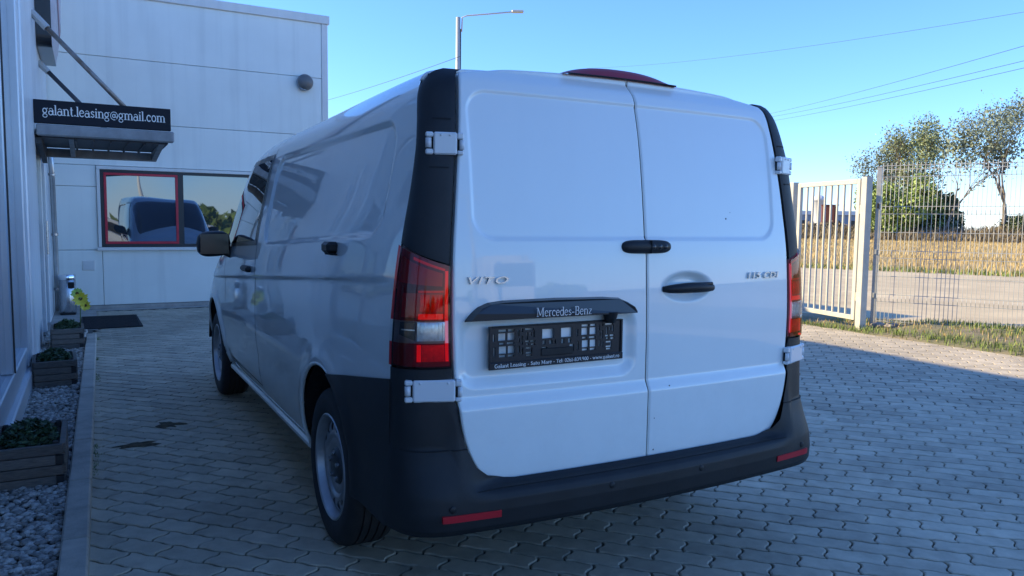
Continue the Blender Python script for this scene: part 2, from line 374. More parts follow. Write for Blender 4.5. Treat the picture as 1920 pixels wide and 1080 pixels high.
# --- lettering: a small stroked serif alphabet (flat print on signs)
def arc(cx, cy, rx, ry, a0, a1, w, n=14):
    return ([(cx+rx*math.cos(R(a0+(a1-a0)*i/n)), cy+ry*math.sin(R(a0+(a1-a0)*i/n))) for i in range(n+1)], w)
T, H = .10, .045
def st(x, y0, y1, w=T): return ([(x, y0), (x, y1)], w)
def sf(x, y, l=.11): return ([(x-l, y), (x+l, y)], H)
GL = {
 'a': (.46, [arc(.19, .15, .15, .15, 30, 330, .07), st(.36, .03, .36), arc(.22, .35, .14, .14, 0, 160, H), sf(.40, .02, .07)]),
 'c': (.42, [arc(.22, .25, .17, .235, 45, 315, .085), st(.35, .34, .44, .06)]),
 'd': (.50, [arc(.22, .25, .17, .235, 20, 340, .075), st(.40, .02, .74), sf(.36, .73, .07), sf(.44, .02, .06)]),
 'e': (.44, [arc(.22, .25, .17, .235, 10, 320, .08), ([(.07, .27), (.38, .29)], H)]),
 'g': (.47, [arc(.20, .30, .15, .17, 0, 360, .07), ([(.33, .42), (.40, .50), (.46, .47)], H), arc(.21, -.07, .17, .13, 0, 360, .055), ([(.12, .13), (.10, .06), (.20, .05)], H)]),
 'i': (.24, [st(.12, .02, .47), sf(.12, .02, .1), sf(.09, .47, .07), ([(.12, .60), (.12, .70)], .10)]),
 'l': (.24, [st(.12, .02, .74), sf(.12, .02, .1), sf(.09, .73, .07)]),
 'm': (.80, [st(.12, .02, .47), sf(.12, .02), sf(.08, .47, .07), arc(.26, .33, .14, .15, 160, 0, .06), st(.40, .02, .35), sf(.40, .02), arc(.54, .33, .14, .15, 160, 0, .06), st(.68, .02, .35), sf(.68, .02)]),
 'n': (.54, [st(.12, .02, .47), sf(.12, .02), sf(.08, .47, .07), arc(.27, .33, .15, .15, 160, 0, .06), st(.42, .02, .35), sf(.42, .02)]),
 'o': (.46, [arc(.23, .25, .17, .235, 0, 360, .08)]),
 'r': (.38, [st(.12, .02, .47), sf(.12, .02), sf(.08, .47, .07), arc(.26, .33, .14, .15, 170, 50, .065)]),
 's': (.38, [([(.33, .40), (.20, .48), (.09, .40), (.12, .30), (.27, .22), (.33, .12), (.20, .02), (.06, .10)], .075)]),
 't': (.32, [st(.14, .10, .66), ([(.03, .47), (.28, .47)], H), arc(.22, .10, .08, .09, 180, 320, .06)]),
 'u': (.54, [st(.12, .14, .47), sf(.08, .47, .07), arc(.27, .15, .15, .15, 180, 350, .06), st(.42, .02, .47), sf(.38, .47, .07), sf(.47, .02, .06)]),
 'w': (.70, [([(.08, .47), (.22, .02)], .09), ([(.22, .02), (.35, .45)], .05), ([(.35, .45), (.49, .02)], .09), ([(.49, .02), (.62, .47)], .05), sf(.08, .47, .08), sf(.62, .47, .08)]),
 'z': (.42, [([(.06, .46), (.36, .46)], H), ([(.35, .45), (.07, .04)], .08), ([(.06, .03), (.38, .03)], H)]),
 'B': (.58, [st(.14, .02, .73), ([(.05, .73), (.30, .73)], H), ([(.05, .02), (.32, .02)], H), arc(.30, .56, .16, .17, 90, -90, .08), arc(.32, .21, .18, .19, 90, -90, .09), ([(.14, .39), (.32, .39)], H)]),
 'G': (.64, [arc(.32, .375, .25, .36, 45, 330, .09), st(.53, .10, .34), ([(.40, .34), (.62, .34)], H)]),
 'L': (.52, [st(.14, .02, .73), sf(.14, .73, .12), ([(.04, .02), (.46, .02)], H), st(.46, .02, .16, .05)]),
 'M': (.86, [st(.14, .02, .73, .05), ([(.15, .73), (.42, .10)], .10), ([(.42, .10), (.68, .73)], .05), st(.70, .02, .73, .11), sf(.14, .02, .10), sf(.70, .02, .12), sf(.12, .73, .10), sf(.73, .73, .10)]),
 'S': (.50, [([(.42, .60), (.26, .72), (.10, .60), (.13, .46), (.36, .32), (.42, .16), (.26, .03), (.07, .15)], .09)]),
 'T': (.58, [st(.29, .02, .73), ([(.04, .72), (.54, .72)], H), sf(.29, .02), st(.05, .58, .72, .05), st(.53, .58, .72, .05)]),
 '0': (.46, [arc(.23, .36, .16, .34, 0, 360, .08)]), '1': (.30, [st(.16, .02, .72), sf(.16, .02, .1), ([(.05, .62), (.15, .70)], .06)]),
 '2': (.46, [arc(.22, .53, .15, .18, 160, -30, .08), ([(.34, .43), (.07, .05)], .07), ([(.06, .04), (.40, .04)], .08)]),
 '3': (.46, [arc(.20, .54, .14, .16, 150, -80, .08), arc(.20, .20, .17, .18, 80, -150, .08)]),
 '6': (.46, [arc(.23, .21, .15, .19, 0, 360, .08), arc(.34, .30, .28, .42, 120, 180, .07)]),
 '8': (.46, [arc(.23, .54, .13, .16, 0, 360, .075), arc(.23, .20, .16, .18, 0, 360, .08)]),
 '9': (.46, [arc(.23, .51, .15, .19, 0, 360, .08), arc(.12, .42, .28, .42, -60, 0, .07)]),
 '.': (.20, [([(.10, .01), (.10, .11)], .10)]), '-': (.34, [([(.05, .25), (.29, .25)], .07)]), ':': (.22, [([(.10, .01), (.10, .11)], .1), ([(.10, .35), (.10, .45)], .1)]),
 '@': (.72, [arc(.36, .25, .30, .31, -50, 290, .05), arc(.34, .25, .11, .13, 0, 360, .06), ([(.46, .40), (.46, .16), (.53, .13), (.61, .22)], .05)]),
 ' ': (.26, []),
}
def stroke_text(name, txt, width, height, origin, ux, uz, m, parent, bold=1.):
    """flat printed letters: origin is the lower left, ux/uz unit vectors; letters scaled to width, height of a capital = height"""
    adv = sum(GL[c][0] for c in txt); sx = width/adv; sy = height/.75
    ux = Vector(ux); uz = Vector(uz); nrm = ux.cross(uz).normalized(); o = Vector(origin); mb = MB(); x0 = 0; k = 0
    for c in txt:
        for pts, w in GL[c][1]:
            w = w*bold; k += 1; p = np.array(pts, float); L = []; Rr = []
            closed = np.hypot(*(p[0]-p[-1])) < 1e-6 and len(p) > 3
            for i in range(len(p)):
                a = p[(i-1) % (len(p)-1)] if closed else p[max(i-1, 0)]
                b = p[(i+1) % (len(p)-1)] if closed else p[min(i+1, len(p)-1)]
                t = b-a; t = t/(np.hypot(*t)+1e-9); nn = np.array([-t[1], t[0]])*w/2
                L.append(p[i]+nn); Rr.append(p[i]-nn)
            vs = [o+ux*((q[0]+x0)*sx)+uz*(q[1]*sy)+nrm*(k % 5)*.00015 for q in L+Rr]; n = len(p)
            mb.add(vs, [(i, i+1, n+i+1, n+i) for i in range(n-1)])
        x0 += GL[c][0]
    return mb.build(name, m, parent, fix=False)
def font_text(name, txt, height, width, loc, m, parent, ext=.002, shear=0., rot=(R(90), 0, 0)):
    cu = bpy.data.curves.new(name, 'FONT'); cu.body = txt; cu.extrude = ext; cu.shear = shear; cu.bevel_depth = ext*.3; cu.offset = .010; cu.space_character = 1.12
    t = bpy.data.objects.new(name, cu); COL.objects.link(t); bpy.context.view_layer.update()
    me = bpy.data.meshes.new_from_object(t.evaluated_get(bpy.context.evaluated_depsgraph_get()))
    bpy.data.objects.remove(t); co = np.zeros(len(me.vertices)*3); me.vertices.foreach_get('co', co); co = co.reshape(-1, 3)
    co[:, 0] = (co[:, 0]-co[:, 0].min())/np.ptp(co[:, 0])*width; co[:, 1] = (co[:, 1]-co[:, 1].min())/np.ptp(co[:, 1])*height
    me.vertices.foreach_set('co', co.ravel()); me.materials.clear(); me.materials.append(MAT[m]); me.update()
    o = bpy.data.objects.new(name, me); COL.objects.link(o); o.location = loc; o.rotation_euler = rot; o.parent = parent
    return o

# ================================================================== SETTING: GROUND
RD = np.array([.40, -.9165]); RN = np.array([.9165, .40])          # road direction and its normal
def rn(n, d): return RN*n+RD*d
def sheet(name, poly, z, m):
    return tag(mesh_obj(name, [(x, y, z) for x, y in poly], [tuple(range(len(poly)))], m), kind='structure')
sheet('ground', [(-900, -900), (900, -900), (900, 900), (-900, 900)], -.06, 'dry_earth')
sheet('yard', [(-40, -70), (14, -70), (14, -3.0), (-40, -3.0)], -.004, 'lot_asphalt')
road = sheet('road', [rn(9.6, -60), rn(25, -60), rn(25, 120), rn(9.6, 120)], -.03, 'road_dust')
# field of stubble rising slightly into a bank
def terrain(name, n0, n1, d0, d1, nn, ndd, hf, m):
    ns = n0+(n1-n0)*np.linspace(0, 1, nn)**1.6; ds = np.linspace(d0, d1, ndd)
    N, D = np.meshgrid(ns, ds, indexing='ij'); Z = hf(N, D)
    P = np.stack([RN[0]*N+RD[0]*D, RN[1]*N+RD[1]*D, Z], -1)
    return tag(np_mesh(name, P.reshape(-1, 3), grid_faces(nn, ndd), m), kind='structure')
def field_h(N, D): return -.03+.10*sstep(25, 30, N)+.03*np.sin(N*.7+D*.31)*np.sin(D*.23+1.)
def bank_h(N, D):
    top = .9+.55*np.sin(D*.07+1.3)+.25*np.sin(D*.21)+.12*np.sin(D*.63+N*.4)
    return field_h(N, D)*.5+top*sstep(86, 92, N)*(1-.5*sstep(100, 150, N))
terrain('field', 25, 88, -140, 140, 40, 120, field_h, 'field_dry')
terrain('bank', 85, 160, -150, 150, 40, 140, bank_h, 'field_dry')

# --- paving: wavy interlocking blocks laid at 45 degrees
PL, PW = .232, .116
def paver_outline(nu, nv, gap=.0075):
    g = lambda u: .0055*math.sin(4*math.pi*u/PL)
    h = lambda v: .0105*math.sin(2*math.pi*v/PW)
    l, w = PL/2, PW/2; pts = []
    for i in range(nu): u = -l+2*l*i/nu; pts.append((u, -w+g(u)))
    for i in range(nv): v = -w+2*w*i/nv; pts.append((l+h(v), v))
    for i in range(nu): u = l-2*l*i/nu; pts.append((u, w+g(u)))
    for i in range(nv): v = w-2*w*i/nv; pts.append((-l+h(v), v))
    k = (1-gap/PL), (1-1.35*gap/PW)
    return np.array([(a*k[0], b*k[1]) for a, b in pts])
def paver_geo(nu, nv, sides=True):
    o = paver_outline(nu, nv); n = len(o); inn = o*np.array([1-.010/PL*1.2, 1-.010/PW*1.1])
    V = [(*p, 0.) for p in inn]+[(*p, -.0035) for p in o]; F = [tuple(range(n))]
    F += [(n+i, n+(i+1) % n, (i+1) % n, i) for i in range(n)]
    if sides:
        V += [(*p, -.022) for p in o]; F += [(2*n+i, 2*n+(i+1) % n, n+(i+1) % n, n+i) for i in range(n)]
    return np.array(V), F
c45 = math.cos(R(-45)); s45 = math.sin(R(-45))
def kerb_x(y): return -1.835+.0135*(y-1.)
cells = []
for j in range(-110, 140):
    for i in range(-60, 80):
        u = (i+.5*(j % 2))*PL; v = j*PW
        x = u*c45-v*s45; y = u*s45+v*c45+4
        if y < -3.1 or y > 11.02 or x > 7.15+.06*math.sin(y*3) or x < kerb_x(y)-.07: continue
        if y > 10.85 and x < 1.9: continue
        cells.append((x, y))
def hidden(x, y):
    a, b, z = proj((x, y, 0))
    if z < .2 or a < -20 or a > 1940 or b < 0 or b > 1100: return True
    for t in np.linspace(.05, .97, 40):
        q = CAM_P+(np.array([x, y, 0])-CAM_P)*t
        if abs(q[0]) < .9 and .03 < q[1] < 5.1 and .34 < q[2] < 1.9: return True
    return abs(x) < .7 and .2 < y < 5
order = sorted(range(len(cells)), key=lambda k: proj((*cells[k], 0))[2] if not hidden(*cells[k]) else 1e6)
near = set(order[:300])
paving = sheet('paving', [(-1.95, -3.1), (7.1, -3.1), (7.1, 11.12), (-1.95, 11.12)], -.016, 'joint_sand')
V0, F0 = paver_geo(10, 5); V1, F1 = paver_geo(4, 3, False)
pme = bpy.data.meshes.new('paver'); pme.from_pydata(V0.tolist(), [], F0); pme.materials.append(MAT['paver']); pme.update()
BV = []; BF = []; BR = []; base = 0
for k, (x, y) in enumerate(cells):
    tx, ty, dz = RNG.normal(0, .006), RNG.normal(0, .006), RNG.normal(0, .0009)
    rz = R(-45)+RNG.normal(0, .008)
    if k in near:
        o = bpy.data.objects.new('paver', pme); COL.objects.link(o); o.parent = paving
        o.location = (x, y, dz); o.rotation_euler = (tx, ty, rz); o.color = (1, 1, 1, float(RNG.random()))
    else:
        V, F = (V0, F0) if proj((x, y, 0))[2] < 5.5 else (V1, F1)
        c, s = math.cos(rz), math.sin(rz)
        w = np.stack([V[:, 0]*c-V[:, 1]*s+x, V[:, 0]*s+V[:, 1]*c+y, V[:, 2]+dz+V[:, 0]*ty*.6+V[:, 1]*tx*.6], -1)
        BV.append(w); BF += [tuple(i+base for i in f) for f in F]; BR += [float(RNG.random())]*len(F); base += len(V)
o = mesh_obj('paver_field', np.concatenate(BV), BF, 'paver', paving, rnd=BR); o['kind'] = 'stuff'; o.color = (1, 1, 1, 0)
# dark dried moss patches on the paving
def blob(name, cx, cy, rx, ry, m, label, cat, z=.0008, seed=0, rot=0.):
    r = random.Random(seed); mb = MB(); n = 26; ph = [r.random()*6.28 for _ in range(6)]
    ring = []
    for i in range(n):
        a = 2*math.pi*i/n; k = 1+sum(.18*math.sin((q+2)*a+ph[q]) for q in range(5))
        x, y = rx*k*math.cos(a), ry*k*math.sin(a); ring.append((cx+x*math.cos(rot)-y*math.sin(rot), cy+x*math.sin(rot)+y*math.cos(rot)))
    vs = [(x, y, z) for x, y in ring]+[(cx+(x-cx)*.6, cy+(y-cy)*.6, z+.006+.004*r.random()) for x, y in ring]+[(cx, cy, z+.007)]
    fs = [(i, (i+1) % n, n+(i+1) % n, n+i) for i in range(n)]+[(n+i, n+(i+1) % n, 2*n) for i in range(n)]
    mb.add(vs, fs); return tag(mb.build(name, m, smooth=True), label, cat)
blob('moss_patch', -1.36, 3.42, .065, .10, 'moss_dirt', 'brown dirt spot on the paving nearer to the van', 'dirt patch', seed=3, rot=.4)
blob('moss_patch', -1.575, 3.0, .12, .055, 'moss_dirt', 'wider brown dirt streak on the paving beside the kerb', 'dirt patch', seed=5, rot=.1)

pts = []
for k in range(2600):
    y = .2+8.2*RNG.random(); x = kerb_x(y)+.004+abs(RNG.normal(0, .012))
    if math.sin(y*5.1)+math.sin(y*2.3+1)+.6*math.sin(y*13.) > .9: pts.append((x, y, -.012))
KERB_WEEDS = pts
# --- kerb stones, pebble bed
kerb = empty('kerb', (0, 0, 0)); tag(kerb, kind='structure')
kr = math.atan(.0135)
for i in range(13):
    y0 = -2.6+i*.8; cx = kerb_x(y0+.4)-.052
    mb = MB().box(-.05, .05, -.397, .397, -.1, .075, .008)
    k = mb.build('kerb_stone', 'kerb_concrete', kerb); k.location = (cx, y0+.4, RNG.normal(0, .002)); k.rotation_euler = (0, RNG.normal(0, .006), -kr)
sheet('gravel_bed', [(-2.4, -3), (-1.88, -3), (-1.78, 8.6), (-2.4, 8.6)], .012, 'pebble_bed')
ico = bmesh.new(); bmesh.ops.create_icosphere(ico, subdivisions=1, radius=1); IV = np.array([v.co[:] for v in ico.verts]); IF = [tuple(v.index for v in f.verts) for f in ico.faces]; ico.free()
PV = []; PF = []; PR = []; base = 0
for k in range(9000):
    y = -.5+9.0*RNG.random()**1.25; x0, x1 = -2.27, kerb_x(y)-.11
    x = x0+(x1-x0)*RNG.random(); s = .0105+.010*RNG.random()**2
    if y < 1.0 and proj((x, y, 0))[1] > 1200: continue
    sc = np.array([s*(1+.6*RNG.random()), s*(.8+.4*RNG.random()), s*(.55+.3*RNG.random())]); a = RNG.random()*6.28
    v = IV*sc*(1+.12*RNG.normal(size=(len(IV), 1))); c, sn = math.cos(a), math.sin(a)
    w = np.stack([v[:, 0]*c-v[:, 1]*sn+x, v[:, 0]*sn+v[:, 1]*c+y, v[:, 2]+.016+.016*RNG.random()], -1)
    PV.append(w); PF += [tuple(i+base for i in f) for f in IF]; PR += [float(RNG.random())]*len(IF); base += len(v)
o = mesh_obj('pebbles', np.concatenate(PV), PF, 'pebble', None, True, PR)
tag(o, 'grey and tan pebbles in the bed between glass facade and kerb', 'pebbles', kind='stuff')
sheet('threshold', [(-2.3, 8.65), (-1.72, 8.65), (-1.72, 10.86), (1.9, 10.86), (1.9, 11.16), (-2.3, 11.16)], .002, 'concrete_strip')

# ================================================================== BUILDING
FX, WY = -2.27, 11.15
bd = empty('office_building', (0, 11.2, 0), label='light grey panelled office building with glazed side and parapet', cat='building')
BO = Vector((0, -11.2, 0))
def bpart(mb, name, m, parent=bd, smooth=False, rnd=False):
    mb.v = [(x, y-11.2, z) for x, y, z in mb.v]
    o = mb.build(name, m, parent, smooth, rnd=rnd); return o
bpart(MB().box(-12, 1.84, WY+.05, 20, 0, 4.80).box(-12, FX-.06, -2.6, WY+.05, 0, 4.80), 'core', 'wall_core')
# back wall sandwich panels, joints recessed
zj = [.06, .91, 1.87, 2.85, 3.82, 4.74]
def panel(x0, x1, z0, z1):
    g = .003; bpart(MB().box(x0+g, x1-g, WY, WY+.055, z0+g, z1-g, .006), 'wall_panel', 'wall_panel')
panel(-2.27, -1.61, zj[0], zj[1]); panel(-1.61, 1.79, zj[0], zj[1])
panel(-2.27, -1.66, zj[1], zj[2]); panel(-2.27, -1.66, zj[2], 2.19)
panel(1.42, 1.79, zj[1], 2.19)
panel(-2.27, 1.79, 2.19, zj[3]); panel(-2.27, 1.79, zj[3], zj[4]); panel(-2.27, 1.79, zj[4], zj[5])
bpart(MB().box(1.79, 1.895, WY-.012, WY+.3, .06, 4.735, .006), 'corner_trim', 'wall_trim')
bpart(MB().box(1.84, 1.89, WY+.31, 20, .06, 4.735), 'end_wall', 'wall_panel')
bpart(MB().box(-2.6, 1.925, WY-.035, WY+.12, 4.735, 4.875, .008).box(1.80, 1.925, WY+.125, 20, 4.735, 4.875, .008), 'parapet_flashing', 'wall_trim')
bpart(MB().box(-2.27, 1.90, WY-.02, WY+.04, .0, .055, .005), 'plinth', 'concrete_strip')
# vent grille
v = bpart(MB().box(-1.885, -1.715, WY-.012, WY+.02, .60, .755, .004), 'vent_frame', 'wall_trim')
for i in range(7):
    bpart(MB().box(-1.868, -1.732, WY-.018, WY-.0125, .615+i*.018, .626+i*.018), 'vent_slat', 'column_panel', v).location = (0, 0, 0)
# window band
win = bpart(MB().box(-1.66, 1.42, WY-.03, WY+.05, 2.135, 2.185, .005).box(-1.66, -1.615, WY-.03, WY+.05, .955, 2.134, .005).box(1.375, 1.42, WY-.03, WY+.05, .955, 2.134, .005), 'window', 'wall_trim')
bpart(MB().box(-1.68, 1.43, WY-.06, WY+.05, .90, .95, .006), 'window_sill', 'wall_trim', win)
bpart(MB().box(-1.613, 1.373, WY-.012, WY+.045, 2.09, 2.133).box(-1.613, 1.373, WY-.012, WY+.045, .957, 1.0).box(-1.613, -1.565, WY-.012, WY+.045, 1.001, 2.089)
      .box(-.525, -.445, WY-.012, WY+.045, 1.001, 2.089).box(.62, .70, WY-.012, WY+.045, 1.001, 2.089).box(1.33, 1.373, WY-.012, WY+.045, 1.001, 2.089), 'window_frame', 'window_dark', win)
bpart(MB().box(-1.563, -.527, WY-.024, WY+.02, 2.052, 2.088, .004).box(-1.563, -.527, WY-.024, WY+.02, 1.002, 1.04, .004).box(-1.563, -1.527, WY-.024, WY+.02, 1.041, 2.051, .004).box(-.563, -.527, WY-.024, WY+.02, 1.041, 2.051, .004), 'red_sash', 'window_red', win)
def pane(x0, x1, z0, z1, dy, seed):
    # float glass is never perfectly flat: a faint pillow so reflections bend
    n = 24; V = []; r = random.Random(seed)
    for i in range(n+1):
        for j in range(n+1):
            a, b = i/n, j/n; V.append((x0+(x1-x0)*a, WY+dy+.0030*math.sin(math.pi*a)*math.sin(math.pi*b)+.0004*math.sin(5*a+r.random()*.05+seed)*math.sin(4*b)-11.2, z0+(z1-z0)*b))
    o = np_mesh('pane', np.array(V), grid_faces(n+1, n+1, None, True), 'window_glass', win); return o
pane(-1.526, -.564, 1.041, 2.051, .004, 1); pane(-.444, .619, 1.001, 2.089, .012, 2); pane(.701, 1.329, 1.001, 2.089, .012, 3)
# glazed side facade
sidef = bpart(MB().box(FX-.05, FX+.02, -2.6, 11.0, 4.60, 4.95, .008), 'facade_parapet', 'wall_trim')
bpart(MB().box(FX-.06, FX+.05, -2.6, 5.93, .0, .17, .01), 'facade_sill', 'alu_frame')
bpart(MB().box(FX-.05, FX+.015, -2.6, 5.15, .172, .335, .008), 'bottom_rail', 'alu_frame')
bpart(MB().box(FX-.05, FX+.015, -2.6, 5.15, 4.45, 4.598, .008), 'top_rail', 'alu_frame')
ym = [-2.6, -.9, .7, 2.3, 3.93, 5.2]
for i, y in enumerate(ym[1:-1]):
    q = bpart(MB().box(FX-.05, FX+.012, y-.055, y+.055, .337, 4.448, .008), 'mullion', 'alu_frame')
    bpart(MB().box(FX+.013, FX+.022, y-.012, y+.012, .34, 4.44), 'gasket', 'window_dark', q)
bpart(MB().box(FX-.05, FX+.03, 5.152, 5.42, .172, 4.598, .01).box(FX-.05, FX+.012, 5.422, 5.60, .172, 4.598, .01).box(FX-.05, FX+.035, 5.602, 5.93, .172, 4.598, .012), 'jamb', 'alu_frame')
for i in range(len(ym)-1):
    a, b = ym[i]+.056, ym[i+1]-.056
    bpart(MB().add([(FX-.028, a, .30), (FX-.028, b, .30), (FX-.028, b, 4.47), (FX-.028, a, 4.47)], [(0, 1, 2, 3)]), 'glass_pane', 'facade_glass')
for a, b in ((5.935, 7.6), (9.75, 11.14)):
    bpart(MB().box(FX-.05, FX+.01, a, b, .0, 4.598, .008), 'facade_panel', 'column_panel')
bpart(MB().box(FX-.05, FX+.01, 7.605, 9.745, 2.45, 4.598, .008), 'facade_panel', 'column_panel')
dr = bpart(MB().box(FX-.05, FX+.008, 7.605, 7.70, 0, 2.445, .006).box(FX-.05, FX+.008, 9.65, 9.745, 0, 2.445, .006).box(FX-.05, FX+.008, 7.705, 9.645, 2.35, 2.445, .006).box(FX-.05, FX+.008, 8.64, 8.71, .0, 2.345, .006), 'entrance_door', 'alu_frame')
for a, b in ((7.705, 8.635), (8.715, 9.645)):
    bpart(MB().add([(FX-.02, a, .02), (FX-.02, b, .02), (FX-.02, b, 2.345), (FX-.02, a, 2.345)], [(0, 1, 2, 3)]), 'door_glass', 'facade_glass', dr)
bpart(MB().tube([(FX+.05, 8.58, .95), (FX+.05, 8.58, 1.35)], .012), 'door_handle', 'steel', dr)

# entrance canopy with printed fascia
cn = empty('entrance_canopy', (FX, 8.2, 2.14), label='dark entrance canopy with white e-mail lettering on its fascia', cat='canopy')
def cpart(mb, name, m, parent=cn, smooth=False):
    mb.v = [(x-FX, y-8.2, z-2.14) for x, y, z in mb.v]; return mb.build(name, m, parent, smooth)
fas = cpart(MB().box(FX+.012, -.935, 7.47, 7.53, 2.385, 2.63, .004), 'fascia', 'sign_black')
t_ = stroke_text('lettering', 'galant.leasing@gmail.com', 1.19, .105, (FX+.09-FX, 7.468-8.2, 2.475-2.14), (1, 0, 0), (0, 0, 1), 'letter_white', cn, 1.05)
t_.parent = fas
cpart(MB().box(FX+.03, -.905, 7.44, 7.55, 2.255, 2.375, .012), 'gutter', 'canopy_grey')
cpart(MB().box(FX+.012, -.96, 7.56, 8.86, 2.243, 2.275), 'canopy_roof', 'canopy_dark')
cpart(MB().box(FX+.05, -.985, 8.87, 8.95, 2.13, 2.235, .008), 'rear_beam', 'canopy_grey')
cpart(MB().prism([(7.56, 2.25), (7.56, 2.33), (8.87, 2.33), (8.87, 2.14)], -1.05, -.99, 'x'), 'side_beam', 'canopy_grey')
cpart(MB().prism([(7.56, 2.25), (7.56, 2.33), (8.87, 2.33), (8.87, 2.14)], -1.95, -1.90, 'x'), 'side_beam', 'canopy_grey')
cpart(MB().prism([(7.56, 2.18), (7.56, 2.33), (8.87, 2.33), (8.87, 2.05)], FX+.02, FX+.07, 'x'), 'wall_bracket', 'canopy_dark')
for i in range(5):
    cpart(MB().box(-1.89+i*.17, -1.87+i*.17, 7.57, 8.86, 2.225, 2.242), 'rib', 'canopy_dark')
rod = cpart(MB().tube([(-2.13, 7.86, 3.47), (-1.38, 7.62, 2.62)], .026, 10), 'support_rod', 'rod_steel', smooth=True)
cpart(MB().tube([(-2.265, 7.9, 3.62), (-2.12, 7.855, 3.455)], .040, 8), 'rod_clevis', 'galva_pole', rod)
rod = cpart(MB().tube([(-2.17, 9.0, 3.18), (-1.45, 8.86, 2.38)], .026, 10), 'support_rod', 'canopy_dark', smooth=True)
cpart(MB().tube([(-2.265, 9.02, 3.28), (-2.16, 8.995, 3.165)], .036, 8), 'rod_clevis', 'galva_pole', rod)
# logo box on the facade
lg = empty('logo_box', (FX, 9.3, 3.4), label='thick dark edged logo box high on the facade above the canopy', cat='sign')
def rrect(y0, y1, z0, z1, r, n=6):
    P = []
    for cx, cz, a in ((y1-r, z1-r, 0), (y0+r, z1-r, 90), (y0+r, z0+r, 180), (y1-r, z0+r, 270)):
        for i in range(n+1): P.append((cx+r*math.cos(R(a+90*i/n)), cz+r*math.sin(R(a+90*i/n))))
    return P
MB().prism(rrect(-.75, .75, .0, 1.5, .12), .015, .17, 'x').build('box_side', 'gloss_black', lg)
n = 14; V = []
for i in range(n+1):
    for j in range(n+1):
        a, b = i/n, j/n; V.append((.171+.09*(math.sin(math.pi*a)*math.sin(math.pi*b))**.5, -.73+1.46*a, .02+1.46*b))
np_mesh('logo_face', np.array(V), grid_faces(n+1, n+1), 'logo_face', lg)
tb = MB()
for k in range(40):
    a0, a1 = 2*math.pi*k/40, 2*math.pi*(k+1)/40
    f = lambda a, r: (.171+.09*max(0, math.sin(math.pi*(.5+r*math.cos(a)/1.46))*math.sin(math.pi*(.5+r*math.sin(a)/1.46)))**.5+.004, r*math.cos(a), .75+r*math.sin(a))
    tb.add([f(a0, .42), f(a1, .42), f(a1, .52), f(a0, .52)], [(0, 1, 2, 3)])
tb.build('logo_ring', 'logo_red', lg)
# drain pipe
dp = empty('drainpipe', (-2.215, 10.9, 0), label='shiny zinc drainpipe standing in the corner of the facade', cat='drainpipe')
pp_ = MB().tube([(.0, -.55, 2.3), (.0, -.3, 1.9), (.0, -.12, 1.2), (0, 0, .6), (0, 0, .02)], .036, 14, True).build('pipe', 'pipe_zinc', dp, True)
for z, y in ((2.0, -.36), (1.15, -.11), (.35, 0)):
    MB().lathe([(.036, -.018), (.043, -.016), (.043, .016), (.036, .018)], (0, y, z), 'z', 14).build('pipe_clip', 'steel', dp)
# bulkhead lamp on the back wall
wl = empty('wall_lamp', (1.49, WY, 3.72), label='round grey bulkhead lamp near the upper corner of the back wall', cat='lamp')
MB().lathe([(0, -.16), (.06, -.155), (.105, -.13), (.125, -.09), (.125, -.06)], (0, 0, 0), 'y', 24).build('lamp_cover', 'lamp_glass', wl, True)
MB().lathe([(.128, -.085), (.135, -.08), (.135, -.02), (.10, 0), (0, 0)], (0, 0, 0), 'y', 24).build('lamp_housing', 'canopy_grey', wl, True)
MB().tube([(-.09, -.02, -.05), (-.07, -.1, -.12), (.0, -.12, -.14)], .012).build('bracket', 'canopy_grey', wl, True)
# ash bin, door mat
bn = empty('litter_bin', (-2.08, 10.62, .003), label='slim stainless steel ash and litter bin by the wall', cat='bin')
MB().lathe([(0, .0), (.105, .0), (.11, .01), (.11, .50), (.105, .505)], n=32).build('bin_body', 'steel', bn, True)
autosmooth(MB().lathe([(.112, .50), (.114, .505), (.114, .56), (.105, .575), (.03, .56), (0, .56)], n=32).build('ash_top', 'chrome', bn))
MB().box(.01, .09, -.122, -.09, .38, .47, .01).build('flap', 'gap_black', bn)
MB().box(-.1, .1, -.13, .0, .0, .03, .01).build('foot', 'gap_black', bn)
dm = empty('door_mat', (-1.56, 9.40, .004), label='black rubber mat on the ground in front of the entrance', cat='mat')
MB().prism([(-.36, -.68), (.35, -.66), (.34, .66), (-.35, .68)], 0, .014, 'z').build('mat_base', 'mat_rubber', dm)
for i in range(22):
    MB().box(-.33, .32, -.63+i*.0585, -.60+i*.0585, .0142, .018).build('mat_rib', 'mat_rubber', dm)

